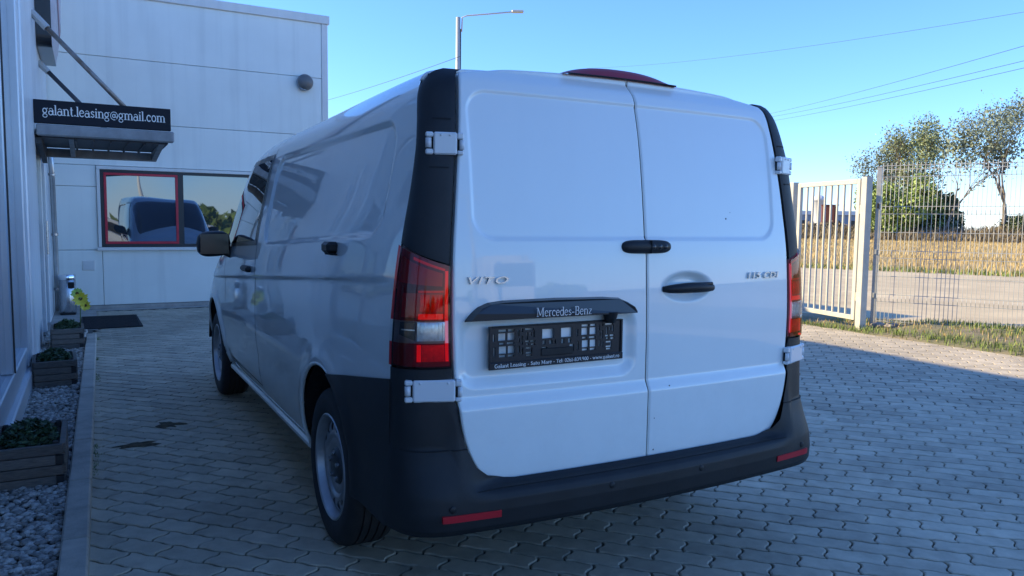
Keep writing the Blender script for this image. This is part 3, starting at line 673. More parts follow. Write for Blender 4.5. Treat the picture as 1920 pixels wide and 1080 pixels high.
# --- planters
def leaf_cloud(n, cx, cy, cz, rx, ry, rz, s, seed, droop=0.):
    r = np.random.default_rng(seed); V = []; F = []; Rn = []
    for k in range(n):
        d = r.normal(size=3); d /= np.linalg.norm(d); d[2] = abs(d[2]); q = d*(.55+.45*r.random())
        p = np.array([cx+q[0]*rx, cy+q[1]*ry, cz+q[2]*rz]); a = r.random()*6.28; t = np.array([math.cos(a), math.sin(a), r.normal(0, .5)])
        b = np.cross(t, r.normal(size=3)); b /= np.linalg.norm(b)+1e-6; ss = s*(.6+.8*r.random()); i = len(V)
        V += [p-t*ss, p+b*ss*.45, p+t*ss, p-b*ss*.45]; F.append((i, i+1, i+2, i+3)); Rn.append(float(r.random()))
    return V, F, Rn
def planter(x0, x1, y0, y1, h, rz, label, seed, leafy):
    cx, cy = (x0+x1)/2, (y0+y1)/2; hx, hy = (x1-x0)/2, (y1-y0)/2; ph = h/4
    p = empty('planter', (cx, cy, .022), rz, label, 'planter', 'wooden planters on the pebble bed')
    rr = random.Random(seed)
    for k in range(4):
        e = (k % 2)*.0; z0, z1 = k*ph+.001, (k+1)*ph-.003; a = .0 if k % 2 else -.032
        for sy in (-1, 1):
            o = MB().box(-hx-a*0, hx+a, sy*hy-(.014), sy*hy+.014, z0, z1, .003).build('slat', 'planter_wood', p)
            MB().box(hx+a+.0005, hx+.004, sy*hy-.012, sy*hy+.012, z0+.003, z1-.003).build('slat_end', 'planter_end', p) if a else None
        for sx in (-1, 1):
            MB().box(sx*hx-.014, sx*hx+.014, -hy+.0155, hy-.0155, z0, z1, .003).build('slat', 'planter_wood', p)
    for sx in (-1, 1):
        for sy in (-1, 1):
            MB().box(sx*(hx-.03)-.013, sx*(hx-.03)+.013, sy*(hy-.03)-.013, sy*(hy-.03)+.013, 0, h+.008, .003).build('corner_post', 'planter_end', p)
    MB().box(-hx+.02, hx-.02, -hy+.02, hy-.02, .02, h-.03).build('soil', 'soil', p)
    V, F, Rn = leaf_cloud(leafy, 0, 0, h-.05, hx*.92, hy*.92, .12, .016, seed)
    mesh_obj('foliage', V, F, 'leaf_dark', p, False, Rn)
    return p
planter(-2.255, -1.945, 2.33, 2.85, .215, .0, 'nearest wooden slat planter with low green plants at the picture edge', 1, 2600)
planter(-2.215, -1.925, 4.98, 5.42, .215, R(2), 'middle wooden slat planter with a bushy dark green plant', 2, 2200)
p3 = planter(-2.16, -1.88, 7.03, 7.50, .215, R(1), 'farthest wooden slat planter, next to the yellow flower and the mat', 3, 1800)
fl = empty('sunflower', (-1.90, 7.45, .19), label='artificial yellow sunflower on a thin stem in the farthest planter', cat='flower')
MB().tube([(0, 0, 0), (.005, 0, .15), (.01, -.01, .34)], .005, 6).build('stem', 'stem_green', fl, True)
def flower_head(c, s, m1, seed):
    r = random.Random(seed); mb = MB()
    for k in range(22):
        a = 2*math.pi*k/22+r.random()*.2; t = Vector((math.cos(a), -.35-.3*r.random(), math.sin(a))).normalized(); b = Vector((-math.sin(a), 0, math.cos(a)))
        o = Vector(c); l = s*(.8+.4*r.random()); mb.add([o+t*s*.15, o+t*l*.6+b*s*.2, o+t*l, o+t*l*.6-b*s*.2], [(0, 1, 2, 3)], r.random())
    h = mb.build('petals', m1, fl, rnd=True); MB().lathe([(0, -.02), (s*.2, -.018), (s*.26, 0), (0, .01)], c, 'y', 12).build('flower_centre', 'flower_core', h, True)
flower_head((.01, -.02, .32), .085, 'petal_yellow', 1); flower_head((-.02, -.01, .38), .07, 'petal_lime', 2); flower_head((.055, -.02, .245), .06, 'petal_yellow', 3)

# ================================================================== VAN (x right, y forward, rear bumper near y = 0)
van = empty('delivery_van', (0, 0, 0), label='white panel van with black bumper parked tail towards the viewer', cat='van')
YK = [.20, .25, .6, 1.6, 2.6, 3.2, 3.55, 3.9, 4.3, 4.55, 4.9, 5.08, 5.15]
SK = [
 [(.80, .30), (.88, .33), (.925, .50), (.936, .75), (.932, .97), (.920, 1.14), (.896, 1.32), (.862, 1.51), (.838, 1.715), (.822, 1.81), (.782, 1.882), (.55, 1.908), (0, 1.918)],
 [(.80, .30), (.88, .33), (.928, .50), (.940, .75), (.936, .97), (.924, 1.14), (.900, 1.32), (.866, 1.51), (.838, 1.715), (.822, 1.81), (.782, 1.882), (.55, 1.908), (0, 1.918)],
 [(.80, .30), (.885, .33), (.935, .50), (.953, .75), (.953, .97), (.942, 1.14), (.918, 1.32), (.878, 1.52), (.842, 1.715), (.822, 1.81), (.777, 1.884), (.53, 1.913), (0, 1.923)],
 [(.80, .30), (.885, .33), (.937, .50), (.958, .75), (.960, .97), (.949, 1.14), (.924, 1.32), (.882, 1.52), (.840, 1.71), (.809, 1.808), (.752, 1.879), (.50, 1.911), (0, 1.921)],
 [(.80, .30), (.885, .33), (.937, .50), (.958, .75), (.960, .97), (.949, 1.14), (.923, 1.32), (.880, 1.52), (.835, 1.71), (.800, 1.803), (.737, 1.868), (.48, 1.903), (0, 1.913)],
 [(.80, .30), (.885, .33), (.935, .50), (.956, .75), (.957, .97), (.945, 1.13), (.918, 1.30), (.873, 1.50), (.825, 1.69), (.788, 1.78), (.722, 1.843), (.46, 1.880), (0, 1.892)],
 [(.79, .30), (.88, .33), (.932, .50), (.953, .75), (.953, .97), (.940, 1.11), (.910, 1.27), (.865, 1.45), (.815, 1.62), (.772, 1.71), (.700, 1.775), (.44, 1.815), (0, 1.828)],
 [(.78, .30), (.87, .33), (.930, .50), (.952, .75), (.950, .96), (.934, 1.08), (.900, 1.20), (.855, 1.34), (.810, 1.46), (.765, 1.53), (.685, 1.585), (.42, 1.63), (0, 1.645)],
 [(.76, .29), (.86, .32), (.925, .50), (.948, .74), (.938, .93), (.912, 1.03), (.872, 1.10), (.830, 1.155), (.785, 1.20), (.735, 1.24), (.64, 1.285), (.40, 1.335), (0, 1.352)],
 [(.72, .28), (.83, .31), (.915, .50), (.935, .72), (.912, .89), (.872, .98), (.822, 1.03), (.765, 1.06), (.70, 1.085), (.62, 1.105), (.50, 1.122), (.30, 1.14), (0, 1.15)],
 [(.66, .27), (.77, .30), (.870, .48), (.880, .68), (.842, .82), (.795, .885), (.74, .925), (.68, .948), (.60, .968), (.52, .982), (.40, .994), (.20, 1.0), (0, 1.003)],
 [(.56, .28), (.64, .31), (.72, .46), (.73, .62), (.70, .73), (.65, .775), (.58, .805), (.50, .825), (.42, .838), (.34, .848), (.25, .855), (.12, .86), (0, .862)],
 [(.40, .34), (.48, .36), (.55, .45), (.57, .56), (.54, .64), (.50, .67), (.44, .69), (.38, .70), (.31, .71), (.25, .715), (.18, .72), (.08, .722), (0, .723)],
]
SK = np.array(SK); CH = np.concatenate([[0], np.cumsum(np.hypot(*np.diff(SK[3], axis=0).T))]); CH /= CH[-1]
def sections(ys, u):
    C = pchip(YK, SK, np.asarray(ys, float))            # (ny,13,2)
    return pchip(CH, np.transpose(C, (1, 0, 2)), u).transpose(1, 0, 2)   # (ny,nu,2)
TY, TZ = np.linspace(.20, 5.0, 241), np.linspace(.33, 1.86, 200)
_tab = np.zeros((len(TY), len(TZ)))
_sec = sections(TY, np.linspace(0, 1, 400))
for i in range(len(TY)):
    k = np.argmax(_sec[i, :, 1]); zz = np.maximum.accumulate(_sec[i, :, 1]); _tab[i] = np.interp(TZ, zz, _sec[i, :, 0])
def bil(y, z):
    fy = np.clip((np.asarray(y, float)-TY[0])/(TY[1]-TY[0]), 0, len(TY)-1.001); fz = np.clip((np.asarray(z, float)-TZ[0])/(TZ[1]-TZ[0]), 0, len(TZ)-1.001)
    i, j = fy.astype(int), fz.astype(int); a, b = fy-i, fz-j
    return (_tab[i, j]*(1-a)*(1-b)+_tab[i+1, j]*a*(1-b)+_tab[i, j+1]*(1-a)*b+_tab[i+1, j+1]*a*b)
RW, FW_, WZ, AR = 1.045, 4.245, .365, .415
def belt(y): return 1.258+(2.05-y)*.045
def crease(y): return 1.0+(3.45-y)*.062
def sd_rr(a, b, ca, cb, ha, hb, r):
    qa = np.abs(a-ca)-(ha-r); qb = np.abs(b-cb)-(hb-r)
    return np.hypot(np.maximum(qa, 0), np.maximum(qb, 0))+np.minimum(np.maximum(qa, qb), 0)-r
def side_detail(y, z):
    """inward displacement of the body side (metres)"""
    d = np.zeros_like(y)
    zb = belt(y); zt = 1.735+0*y
    v = (z-zb)/(zt-zb)*.46                        # blank window panel between belt and roof rail
    s = sd_rr(y, v, (.44+2.36)/2, .23, (2.36-.44)/2, .23, .12)
    d += .012*sstep(.003, -.010, s)
    c = crease(y)
    d += .010*sstep(0, .022, c-z)*np.exp(-np.clip(c-z, 0, 9)/.22)*sstep(4.7, 4.2, y)*sstep(.2, .5, y)
    d += .006*np.exp(-((z-.60)/.07)**2)*sstep(1.5, 1.8, y)*sstep(4.0, 3.7, y)
    for cy in (RW, FW_):
        q = np.hypot(y-cy, z-WZ)
        d -= .013*np.exp(-((q-AR-.01)/.055)**2)*(z < 1.0)
    # small depth marks the fuel-flap like seam of the mirror base and door edges
    return d*sstep(1.80, 1.74, z)
def side_x(y, z, off=0.): return -(bil(y, z)-side_detail(np.asarray(y, float), np.asarray(z, float))+off)

def half_body(ny, nu, sgn, detail=True):
    ys = np.concatenate([np.linspace(.252, 4.9, ny), np.linspace(4.93, 5.15, 14)])
    u = np.linspace(0, 1, nu); S = sections(ys, u); Y = np.repeat(ys[:, None], nu, 1); X, Z = S[..., 0].copy(), S[..., 1].copy()
    Y = np.maximum(Y, .252+.07*sstep(1.60, 1.90, Z))
    h = max((4.65)/ny, 2.1/nu)
    for cy in (RW, FW_):                        # pull the nearest grid points on to the wheel arch circle
        q = np.hypot(Y-cy, Z-WZ); m = (np.abs(q-AR) < .62*h) & (X > .5) & (Z > .31)
        k = np.where(m, AR/np.maximum(q, 1e-6), 1.); Y = cy+(Y-cy)*k; Z = WZ+(Z-WZ)*k
        X = np.where(m, bil(Y, Z), X)
    if detail: X = X-np.where(X > .55, side_detail(Y, Z), 0)
    P = np.stack([X*sgn, Y, Z], -1)
    cyc = lambda A: (A[:-1, :-1]+A[1:, :-1]+A[:-1, 1:]+A[1:, 1:])/4
    cY, cZ, cX = cyc(Y), cyc(Z), cyc(X)
    keep = np.ones(cY.shape, bool)
    for cy in (RW, FW_): keep &= ~((np.hypot(cY-cy, cZ-WZ) < AR) & (cX > .45) & (cZ < .9))
    return P, keep, cY, cZ, cX, u
def split_body(ny, nu, sgn, detail, parts):
    P, keep, cY, cZ, cX, u = half_body(ny, nu, sgn, detail); n, k, _ = P.shape; V = P.reshape(-1, 3); flip = sgn > 0
    uc = (u[:-1]+u[1:])/2; U = np.repeat(uc[None], n-1, 0)
    door = (cY > 2.50) & (cY < 3.66) & (cZ > .40) & (U < CH[9]) & (np.hypot(cY-FW_, cZ-WZ) > AR+.05)
    wind = (cY > 3.58+.0*cZ) & (cY < 4.42) & (U > CH[8]+.02)
    parts.append(('body', keep & ~door & ~wind, 'white_paint', V, n, k, flip))
    parts.append(('front_door', keep & door, 'white_paint', V, n, k, flip))
    parts.append(('windscreen', keep & wind, 'car_glass', V, n, k, flip))
pr = []
split_body(400, 230, -1, True, pr); split_body(160, 80, 1, True, pr)
for nm in ('body', 'windscreen'):
    Vs = []; Qs = []; b0 = 0
    for q in pr:
        if q[0] == nm: Vs.append(q[3]); Qs.append(grid_faces(q[4], q[5], q[1], q[6])+b0); b0 += len(q[3]); mm = q[2]
    BODY = np_mesh(nm, np.concatenate(Vs), np.concatenate(Qs), mm, van)
for q in pr:
    if q[0] == 'front_door': np_mesh('front_door', q[3], grid_faces(q[4], q[5], q[1], q[6]), q[2], van)
DOORL = [o for o in van.children if o.name.startswith('front_door')][0]
# nose cap, underbody, wheel wells, seams
MB().box(-.52, .52, 5.06, 5.13, .36, .70, .03).build('front_panel', 'gloss_black', van)
MB().box(-.66, .66, .40, 4.95, .27, .42).build('underbody', 'gap_black', van)
for cy in (RW, FW_):
    for s in (-1, 1):
        mb = MB(); n = 24; vs = []
        for i in range(n+1):
            a = math.pi*(.03+.94*i/n); vs += [(s*.935, cy+(AR+.004)*math.cos(a), WZ+(AR+.004)*math.sin(a)), (s*.55, cy+(AR+.02)*math.cos(a), WZ+(AR+.02)*math.sin(a))]
        fs = [(2*i, 2*i+1, 2*i+3, 2*i+2) for i in range(n)]; mb.add(vs, fs)
        mb.add([(s*.55, cy+.44*math.cos(2*math.pi*i/n), max(.30, WZ+.44*math.sin(2*math.pi*i/n))) for i in range(n)], [tuple(range(n))])
        mb.build('wheel_well', 'gap_black', van, fix=False)
        mb = MB(); pts = [(s*(abs(float(side_x(cy+AR*math.cos(a), max(.34, WZ+AR*math.sin(a)))))-.006), cy+AR*math.cos(a), WZ+AR*math.sin(a)) for a in np.linspace(R(-5), R(185 if cy > 2 else 106), 40)]
        mb.tube(pts, .009, 8).build('arch_lip', 'white_paint', van, True)
def side_strip(name, yz, w, m, parent, off=.0012, s=-1):
    mb = MB(); L = []
    for i, (y, z) in enumerate(yz):
        a = yz[max(i-1, 0)]; b = yz[min(i+1, len(yz)-1)]; t = Vector((b[0]-a[0], b[1]-a[1])).normalized(); nn = Vector((-t.y, t.x))*w/2
        for q in (1, -1):
            yy, zz = y+nn.x*q, z+nn.y*q; L.append((-s*float(side_x(np.array(yy), np.array(zz), off)), yy, zz))
    mb.add(L, [(2*i, 2*i+1, 2*i+3, 2*i+2) for i in range(len(yz)-1)])
    return mb.build(name, m, parent, True, fix=False)
side_strip('door_gap', [(2.502, z) for z in np.linspace(.40, 1.80, 60)], .007, 'gap_black', DOORL)
side_strip('door_gap', [(3.66, z) for z in np.linspace(.80, 1.16, 20)], .007, 'gap_black', DOORL)
side_strip('sill_gap', [(y, .405) for y in np.linspace(2.5, 3.62, 30)], .006, 'gap_black', DOORL)
MB().box(-.9, -.84, 1.50, 3.80, .285, .325, .012).build('sill_flange', 'white_paint', van)
# front side glass (left) with black surround
def side_patch(name, lo, hi, n, m, mat_, parent, off, s=-1):
    """lo/hi: functions a->(y,z) of the lower and the upper edge"""
    P = np.zeros((n, m, 3))
    for i in range(n):
        a = i/(n-1); l, h = np.array(lo(a)), np.array(hi(a))
        for j in range(m):
            y, z = l+(h-l)*j/(m-1); P[i, j] = (-s*float(side_x(np.array(y), np.array(z), off)), y, z)
    dv = np.zeros_like(P); dv[..., 0] = -s*-.008 if s > 0 else .008
    return skirt_grid(name, P, dv, mat_, parent, flip=False)
gl_lo = lambda a: (2.56+1.22*a, 1.262-.05*a)
def gl_hi(a): return (2.56+1.22*a, 1.735 if a < .62 else 1.735-(a-.62)/.38*.43)
for s in (-1, 1):
    par = [o for o in van.children if o.name.startswith('front_door')][0 if s < 0 else 1]
    g0 = side_patch('window_surround', lambda a: (2.53+1.30*a, 1.235-.05*a), lambda a: (2.53+1.30*a, 1.768 if a < .60 else 1.768-(a-.60)/.40*.50), 40, 14, 'gloss_black', par, .003, s)
    side_patch('side_window', gl_lo, gl_hi, 40, 14, 'car_glass', par, .0055, s)
    MB().box(s*.945, s*.985, 2.62, 2.82, 1.07, 1.105, .012).build('door_handle', 'black_plastic', par)
    # mirror
    x = s*.945; mr_ = empty('door_mirror', (0, 0, 0), parent=van); prof = []
    n, k = 18, 16; V = []
    for i in range(n+1):
        a = i/n; ex = (1-abs(2*a-1)**3.2)**(1/2.4)
        for j in range(k):
            b = 2*math.pi*j/k; cy_, sy_ = math.cos(b), math.sin(b)
            V.append((s*(.93+.225*a), 3.50+.075*ex*np.sign(cy_)*abs(cy_)**.6+.05*a*0, 1.222-.01*a+.088*ex*np.sign(sy_)*abs(sy_)**.6))
    F = [(i*k+j, i*k+(j+1) % k, (i+1)*k+(j+1) % k, (i+1)*k+j) for i in range(n) for j in range(k)]
    MB().add(V, F).build('mirror_housing', 'black_plastic', mr_, True)
    MB().box(s*.955, s*1.135, 3.418, 3.424, 1.15, 1.285).build('mirror_glass', 'mirror_glass', mr_)
    MB().prism([(s*.90, 1.10), (s*.98, 1.14), (s*1.0, 1.19), (s*.90, 1.20)], 3.46, 3.56, 'y').build('mirror_foot', 'black_plastic', mr_)
# front door lower detail on the visible side: handle bowl, black block further back on the cargo side
MB().box(-.972, -.92, .89, .985, 1.250, 1.296, .012).build('side_handle_block', 'black_plastic', van)
MB().box(-.955, -.92, .885, .99, 1.243, 1.2495, .002).build('block_base', 'gap_black', van)

# ---------------- rear: doors, corners, bumper
ZE = [.49, .52, .56, .62, .70, .80, .92, 1.05, 1.24, 1.45, 1.64, 1.78, 1.84, 1.875, 1.90]
XE = [.60, .655, .695, .728, .752, .766, .776, .779, .775, .757, .737, .722, .714, .702, .66]
def xe(z): return np.interp(z, ZE, XE)
_xs = np.linspace(.49, 1.9, 300); _xv = pchip(ZE, np.array(XE), _xs)
def xe(z): return np.interp(z, _xs, _xv)
_yk = [.45, .60, .76, .81, .92, 1.24, 1.45, 1.64, 1.78, 1.85, 1.90]
_yv = [.108, .104, .103, .122, .122, .134, .155, .182, .212, .236, .282]
_yy = pchip(_yk, np.array(_yv), np.linspace(.45, 1.9, 400))
def yr(z): return np.interp(z, np.linspace(.45, 1.9, 400), _yy)
def door_y(x, z):
    """outer face of the tail doors"""
    y = yr(z)-.030*(1-(x/.78)**2)
    s = sd_rr(x, z, -.005, 1.572, .695, .252, .085)
    y = y+.0075*sstep(.002, -.014, s)
    y = y+.020*sstep(.015, -.03, sd_rr(x, z, -.405, .955, .345, .115, .06))*sstep(1.125, 1.10, z)   # plate recess
    q = np.hypot((x-.195)/.125, (z-1.145)/.056); y = y+.026*sstep(1.05, .55, q)                     # handle bowl
    return y
def tail_door(name, u0, u1):
    nu, nv = 210, 320; u = np.linspace(u0, u1, nu); v = np.linspace(0, 1, nv)
    Uo, Vv = np.meshgrid(u, v, indexing='ij'); xa = Uo*.75
    zb = .498+.006*(xa/.6)**2; zt = 1.923-.020*(xa/.7)**2-.022*np.clip((np.abs(xa)-.55)/.2, 0, 1)**2
    Z = zb+(zt-zb)*Vv; X = Uo*xe(Z); Y = door_y(X, Z)
    gap = .0025 if u0 < 0 else -.0025
    X = X+np.where((Uo == (u1 if u0 < 0 else u0)), 0, 0)
    db = np.minimum((Z-zb), (zt-Z)); de = np.minimum(np.abs(Uo-u0), np.abs(Uo-u1))*xe(Z)
    d = np.minimum(db, de); r = .006; k = np.clip(1-d/r, 0, 1); Y = Y+r*(1-np.sqrt(np.maximum(0, 1-k**2)))
    P = np.stack([X, Y, Z], -1); dv = np.zeros_like(P); dv[..., 1] = .035
    return skirt_grid(name, P, dv, 'white_paint', van, flip=True)
dl = tail_door('tail_door', -.992, -.0034); dl['label'] = 'left tail door with the plate holder'
drr = tail_door('tail_door', .0034, .992); drr['label'] = 'right tail door with the pull handle'
zz = np.linspace(.50, 1.912, 80)
MB().add([(x, float(door_y(np.array(0.), np.array(z)))+.0075, z) for z in zz for x in (-.006, .006)], [(2*i, 2*i+1, 2*i+3, 2*i+2) for i in range(79)]).build('door_seal', 'gap_black', van, True)
# dark frame behind the door gaps
zz = np.linspace(.44, 1.87, 60); P = np.zeros((2, 60, 3))
for j, z in enumerate(zz): P[0, j] = (-float(xe(max(z, .5)))-.012, float(yr(z))+.045, z); P[1, j] = (float(xe(max(z, .5)))+.012, float(yr(z))+.045, z)
np_mesh('door_frame', P.reshape(-1, 3), grid_faces(2, 60), 'gap_black', van)

def yb(z): return .25+.07*sstep(1.60, 1.90, z)
def corner(t, z, off=0., s=-1):
    """plan curve of the body corner: t=0 at the door edge, t=1 at the body side"""
    z = np.asarray(z, float); zc = np.clip(z, .5, 1.90)
    A = np.stack([xe(zc)+.004, yr(zc)+.002], -1); Bx = bil(yb(z), z); B = np.stack([Bx, yb(z)], -1)
    A[..., 0] = np.minimum(A[..., 0], Bx-.03)
    C = np.stack([Bx-.006, np.minimum(A[..., 1]+.012, yb(z)-.005)], -1); t = np.asarray(t, float)[..., None]
    p = (1-t)**2*A+2*t*(1-t)*C+t*t*B; d = 2*(1-t)*(C-A)+2*t*(B-C); d /= np.linalg.norm(d, axis=-1, keepdims=True)+1e-9
    n = np.stack([d[..., 1], -d[..., 0]], -1); p = p+n*off
    return np.stack([s*p[..., 0], p[..., 1], z], -1), np.stack([s*n[..., 0], n[..., 1], 0*z], -1)
def corner_patch(name, t0, t1, zlo, zhi, off, m, parent, s, n=22, k=24, depth=.012, bulge=0.):
    tt = np.linspace(0, 1, n); P = np.zeros((n, k, 3)); N = np.zeros((n, k, 3))
    for i, a in enumerate(tt):
        w = np.linspace(0, 1, k); zl = zlo(a) if callable(zlo) else zlo; zh = zhi(a) if callable(zhi) else zhi
        z = zl+(zh-zl)*w; lo_t = np.array([t0(q) if callable(t0) else t0 for q in z]); hi_t = np.array([t1(q) if callable(t1) else t1 for q in z])
        o = off+bulge*(np.sin(math.pi*a)*np.sin(math.pi*w))**.5 if bulge else np.full(k, off)
        p = np.zeros((k, 3)); nn = np.zeros((k, 3))
        for j in range(k):
            q, nq = corner(np.array(lo_t[j]+(hi_t[j]-lo_t[j])*a), np.array(z[j]), o[j], s); p[j] = q; nn[j] = nq
        P[i] = p; N[i] = nn
    return skirt_grid(name, P, -N*depth, m, parent, flip=(s > 0))
for s in (-1, 1):
    corner_patch('corner_panel', -.02, 1.0, .42, 1.875, -.016, 'gap_black', van, s, 20, 70, .002)
    cap_t = lambda z: 1. if z < 1.80 else 1-((z-1.80)/.095)**2.4*.72
    tr = corner_patch('pillar_trim', .015, lambda z: .998*cap_t(z), lambda a: 1.243+.066*a, 1.893, .002, 'black_plastic', van, s, 20, 60, .016, bulge=.006)
    for zc in (1.715, 1.555):
        corner_patch('trim_groove', .10, .48, zc-.002, zc+.002, .0085, 'gap_black', tr, s, 8, 2, .001)
    tl = corner_patch('taillight', .012, .995, .913, lambda a: 1.238+.066*a, -.004, 'lens_smoke', van, s, 24, 30, .012)
    L = lambda nm, t0, t1, z0, z1, off, m, bl=.0: corner_patch(nm, t0, t1, z0, z1, off, m, tl, s, 14, 14, .004, bl)
    L('lens_top', .10, .88, lambda a: 1.172+.012*a, lambda a: 1.214+.052*a, .000, 'lens_dark')
    L('lens_edge', .030, .065, .93, 1.222, .003, 'lens_bright')
    L('lens_top_edge', .07, .60, lambda a: 1.221+.037*a, lambda a: 1.229+.038*a, .003, 'lens_red')
    L('lens_main', .085, .78, 1.072, 1.150, .000, 'lens_dark')
    L('lens_bar', .085, .46, 1.152, 1.159, .002, 'lens_red')
    L('lens_lower', .085, .44, 1.067, 1.084, .003, 'lens_bright')
    for (a0, a1, b0, b1) in ((.10, .25, 1.092, 1.146), (.275, .42, 1.092, 1.146)): L('lens_cell', a0, a1, b0, b1, .003, 'lens_red', .002)
    L('reverse_lamp', .055, .45, .997, 1.058, .002, 'lens_clear', .004)
    for q in range(7): L('lamp_rib', .09+q*.05, .095+q*.05, 1.0, 1.055, .0065, 'lens_clear')
    L('indicator_lamp', .48, .80, lambda a: .998+.018*a, 1.056, .001, 'gloss_black')
    L('indicator_rim', .485, .74, 1.030, 1.034, .0025, 'lens_clear')
    L('fog_lamp', .075, .37, .930, .984, .001, 'lens_red', .002)
    L('fog_edge', .385, .45, .930, .984, .003, 'lens_bright')
    for nm, za, zb, mm in (('lens_cover', .913, .9905, 'cover_red'), ('clear_cover', .991, 1.0625, 'cover_clear')): corner_patch(nm, .012, .995, za, zb, .010, mm, tl, s, 24, 12, .001)
    corner_patch('lens_cover', .012, .995, 1.063, lambda a: 1.238+.066*a, .010, 'cover_red', tl, s, 24, 20, .001)
    # hinges: plate, two knuckles with dark slots
    for zc, nm in ((1.632, 'u'), (.835, 'l')):
        A, nA = corner(np.array(-.02), np.array(zc), .016, s); B, nB = corner(np.array(.60 if nm == 'u' else .62), np.array(zc), .014, s)
        A = Vector(A); B = Vector(B); A = A+Vector((-s*.018, -.004, 0)); ux = (B-A).normalized(); ln = (B-A).length; uz = Vector((0, 0, 1)); un = Vector((s*-ux.y, s*ux.x, 0)) if s < 0 else Vector((ux.y, -ux.x, 0))
        if un.y > 0: un = -un
        hg = empty('hinge', A, parent=van)
        Mx = Matrix((ux, un, uz)).transposed().to_4x4()
        def hp(mb, name, m, sm=False):
            o = mb.build(name, m, hg, sm); o.matrix_local = Mx; return o
        hh = .036
        hp(MB().box(.022, ln-.026, -.012, .014, -hh, hh, .005).box(0, .0215, -.012, .012, .014, hh, .004).box(0, .0215, -.012, .012, -hh, -.022, .004)
           .box(ln-.0255, ln, -.012, .012, .020, hh, .004).box(ln-.0255, ln, -.012, .012, -hh, -.018, .004), 'hinge_plate', 'hinge_paint')
        hp(MB().box(.003, .0205, -.010, .004, -.0215, .0135), 'hinge_slot', 'gap_black')
        hp(MB().box(ln-.0245, ln-.002, -.010, .003, -.0175, .0195), 'hinge_slot', 'gap_black')
        hp(MB().lathe([(0, -.019), (.008, -.019), (.008, .012), (0, .012)], (.006, .004, 0), 'z', 12), 'hinge_pin', 'hinge_paint', True)
        hp(MB().lathe([(0, -.014), (.010, -.014), (.010, .017), (0, .017)], (ln-.010, .004, 0), 'z', 12), 'hinge_pin', 'hinge_paint', True)
        for px in (.045, ln-.05): hp(MB().lathe([(0, .0165), (.004, .016), (.004, .013)], (px, 0, .026), 'y', 8), 'hinge_rivet', 'hinge_paint', True)

# bumper
def plan_top(q):
    """q in 0..2: 0..1 side end -> door edge (corner), 1..2 along the door to the middle"""
    if q <= 1: return None
def bumper_pt(q, z, s=-1, off=0.):
    q = float(q); z = float(z)
    if q <= 1:
        c, _ = corner(np.array(1-q), np.array(.92), .004, -1); top = np.array([-c[0], c[1]])
        t = 1-q; A = np.array([.80, .045]); C = np.array([.955, .050]); B = np.array([.966, .27]); low = (1-t)**2*A+2*t*(1-t)*C+t*t*B
        x_top = top[0]; rear = float(sstep(.76, .62, x_top))
    else:
        a = q-1; x = .78*(1-a); top = np.array([x, float(yr(max(z, .5)))-.030*(1-(x/.78)**2)+.004]); xl = .80*(1-a); low = np.array([xl, .045-.042*(1-(xl/.80)**2)])
        rear = float(sstep(.76, .60, x))
    fc = np.interp(z, [.33, .37, .39, .44, .50, .60, .635, .645, .905], [.55, .80, .95, 1., .90, .36, .22, .13, .0])
    fr = np.interp(z, [.33, .37, .39, .44, .475, .493, .503, .512, .53], [.55, .80, .95, 1., .97, .85, .70, .35, .10])
    f = fc*(1-rear)+fr*rear; p = top+(low-top)*f
    return (s*p[0], p[1]-off, z)
def bump_ztop(q):
    if q <= 1: return .905
    x = .78*(2-q); return float(np.interp(x, [0, .56, .60, .66, .70, .735, .758, .77, .7765, .78], [.524, .524, .528, .545, .578, .645, .73, .82, .88, .905]))
bumper = empty('rear_bumper', (0, 0, 0), parent=van)
Q1 = np.concatenate([np.linspace(0, 1, 30)[:-1], 1+np.concatenate([np.linspace(0, .22, 50)[:-1], np.linspace(.22, 1, 50)])])
cols = [(q, -1) for q in Q1]+[(q, 1) for q in Q1[::-1][1:]]
rows = 46; P = np.zeros((len(cols), rows, 3))
for i, (q, s) in enumerate(cols):
    zt = bump_ztop(q); za = np.concatenate([np.linspace(.372, .395, 8), np.linspace(.400, zt, rows-8)])
    for j, z in enumerate(za): P[i, j] = bumper_pt(q, z, s)
for it in range(40):                                   # fair the shell where corner and rear meet
    Pn = P.copy(); Pn[1:-1] = .5*P[1:-1]+.25*(P[2:]+P[:-2])
    wq = np.array([float(sstep(.55, .8, q)*sstep(1.32, 1.15, q)) for q, s in cols])[:, None, None]*np.linspace(1, 0, rows)[None, :, None]**.5
    P = P*(1-wq)+Pn*wq
np_mesh('bumper_shell', P.reshape(-1, 3), grid_faces(len(cols), rows), 'black_plastic', bumper)
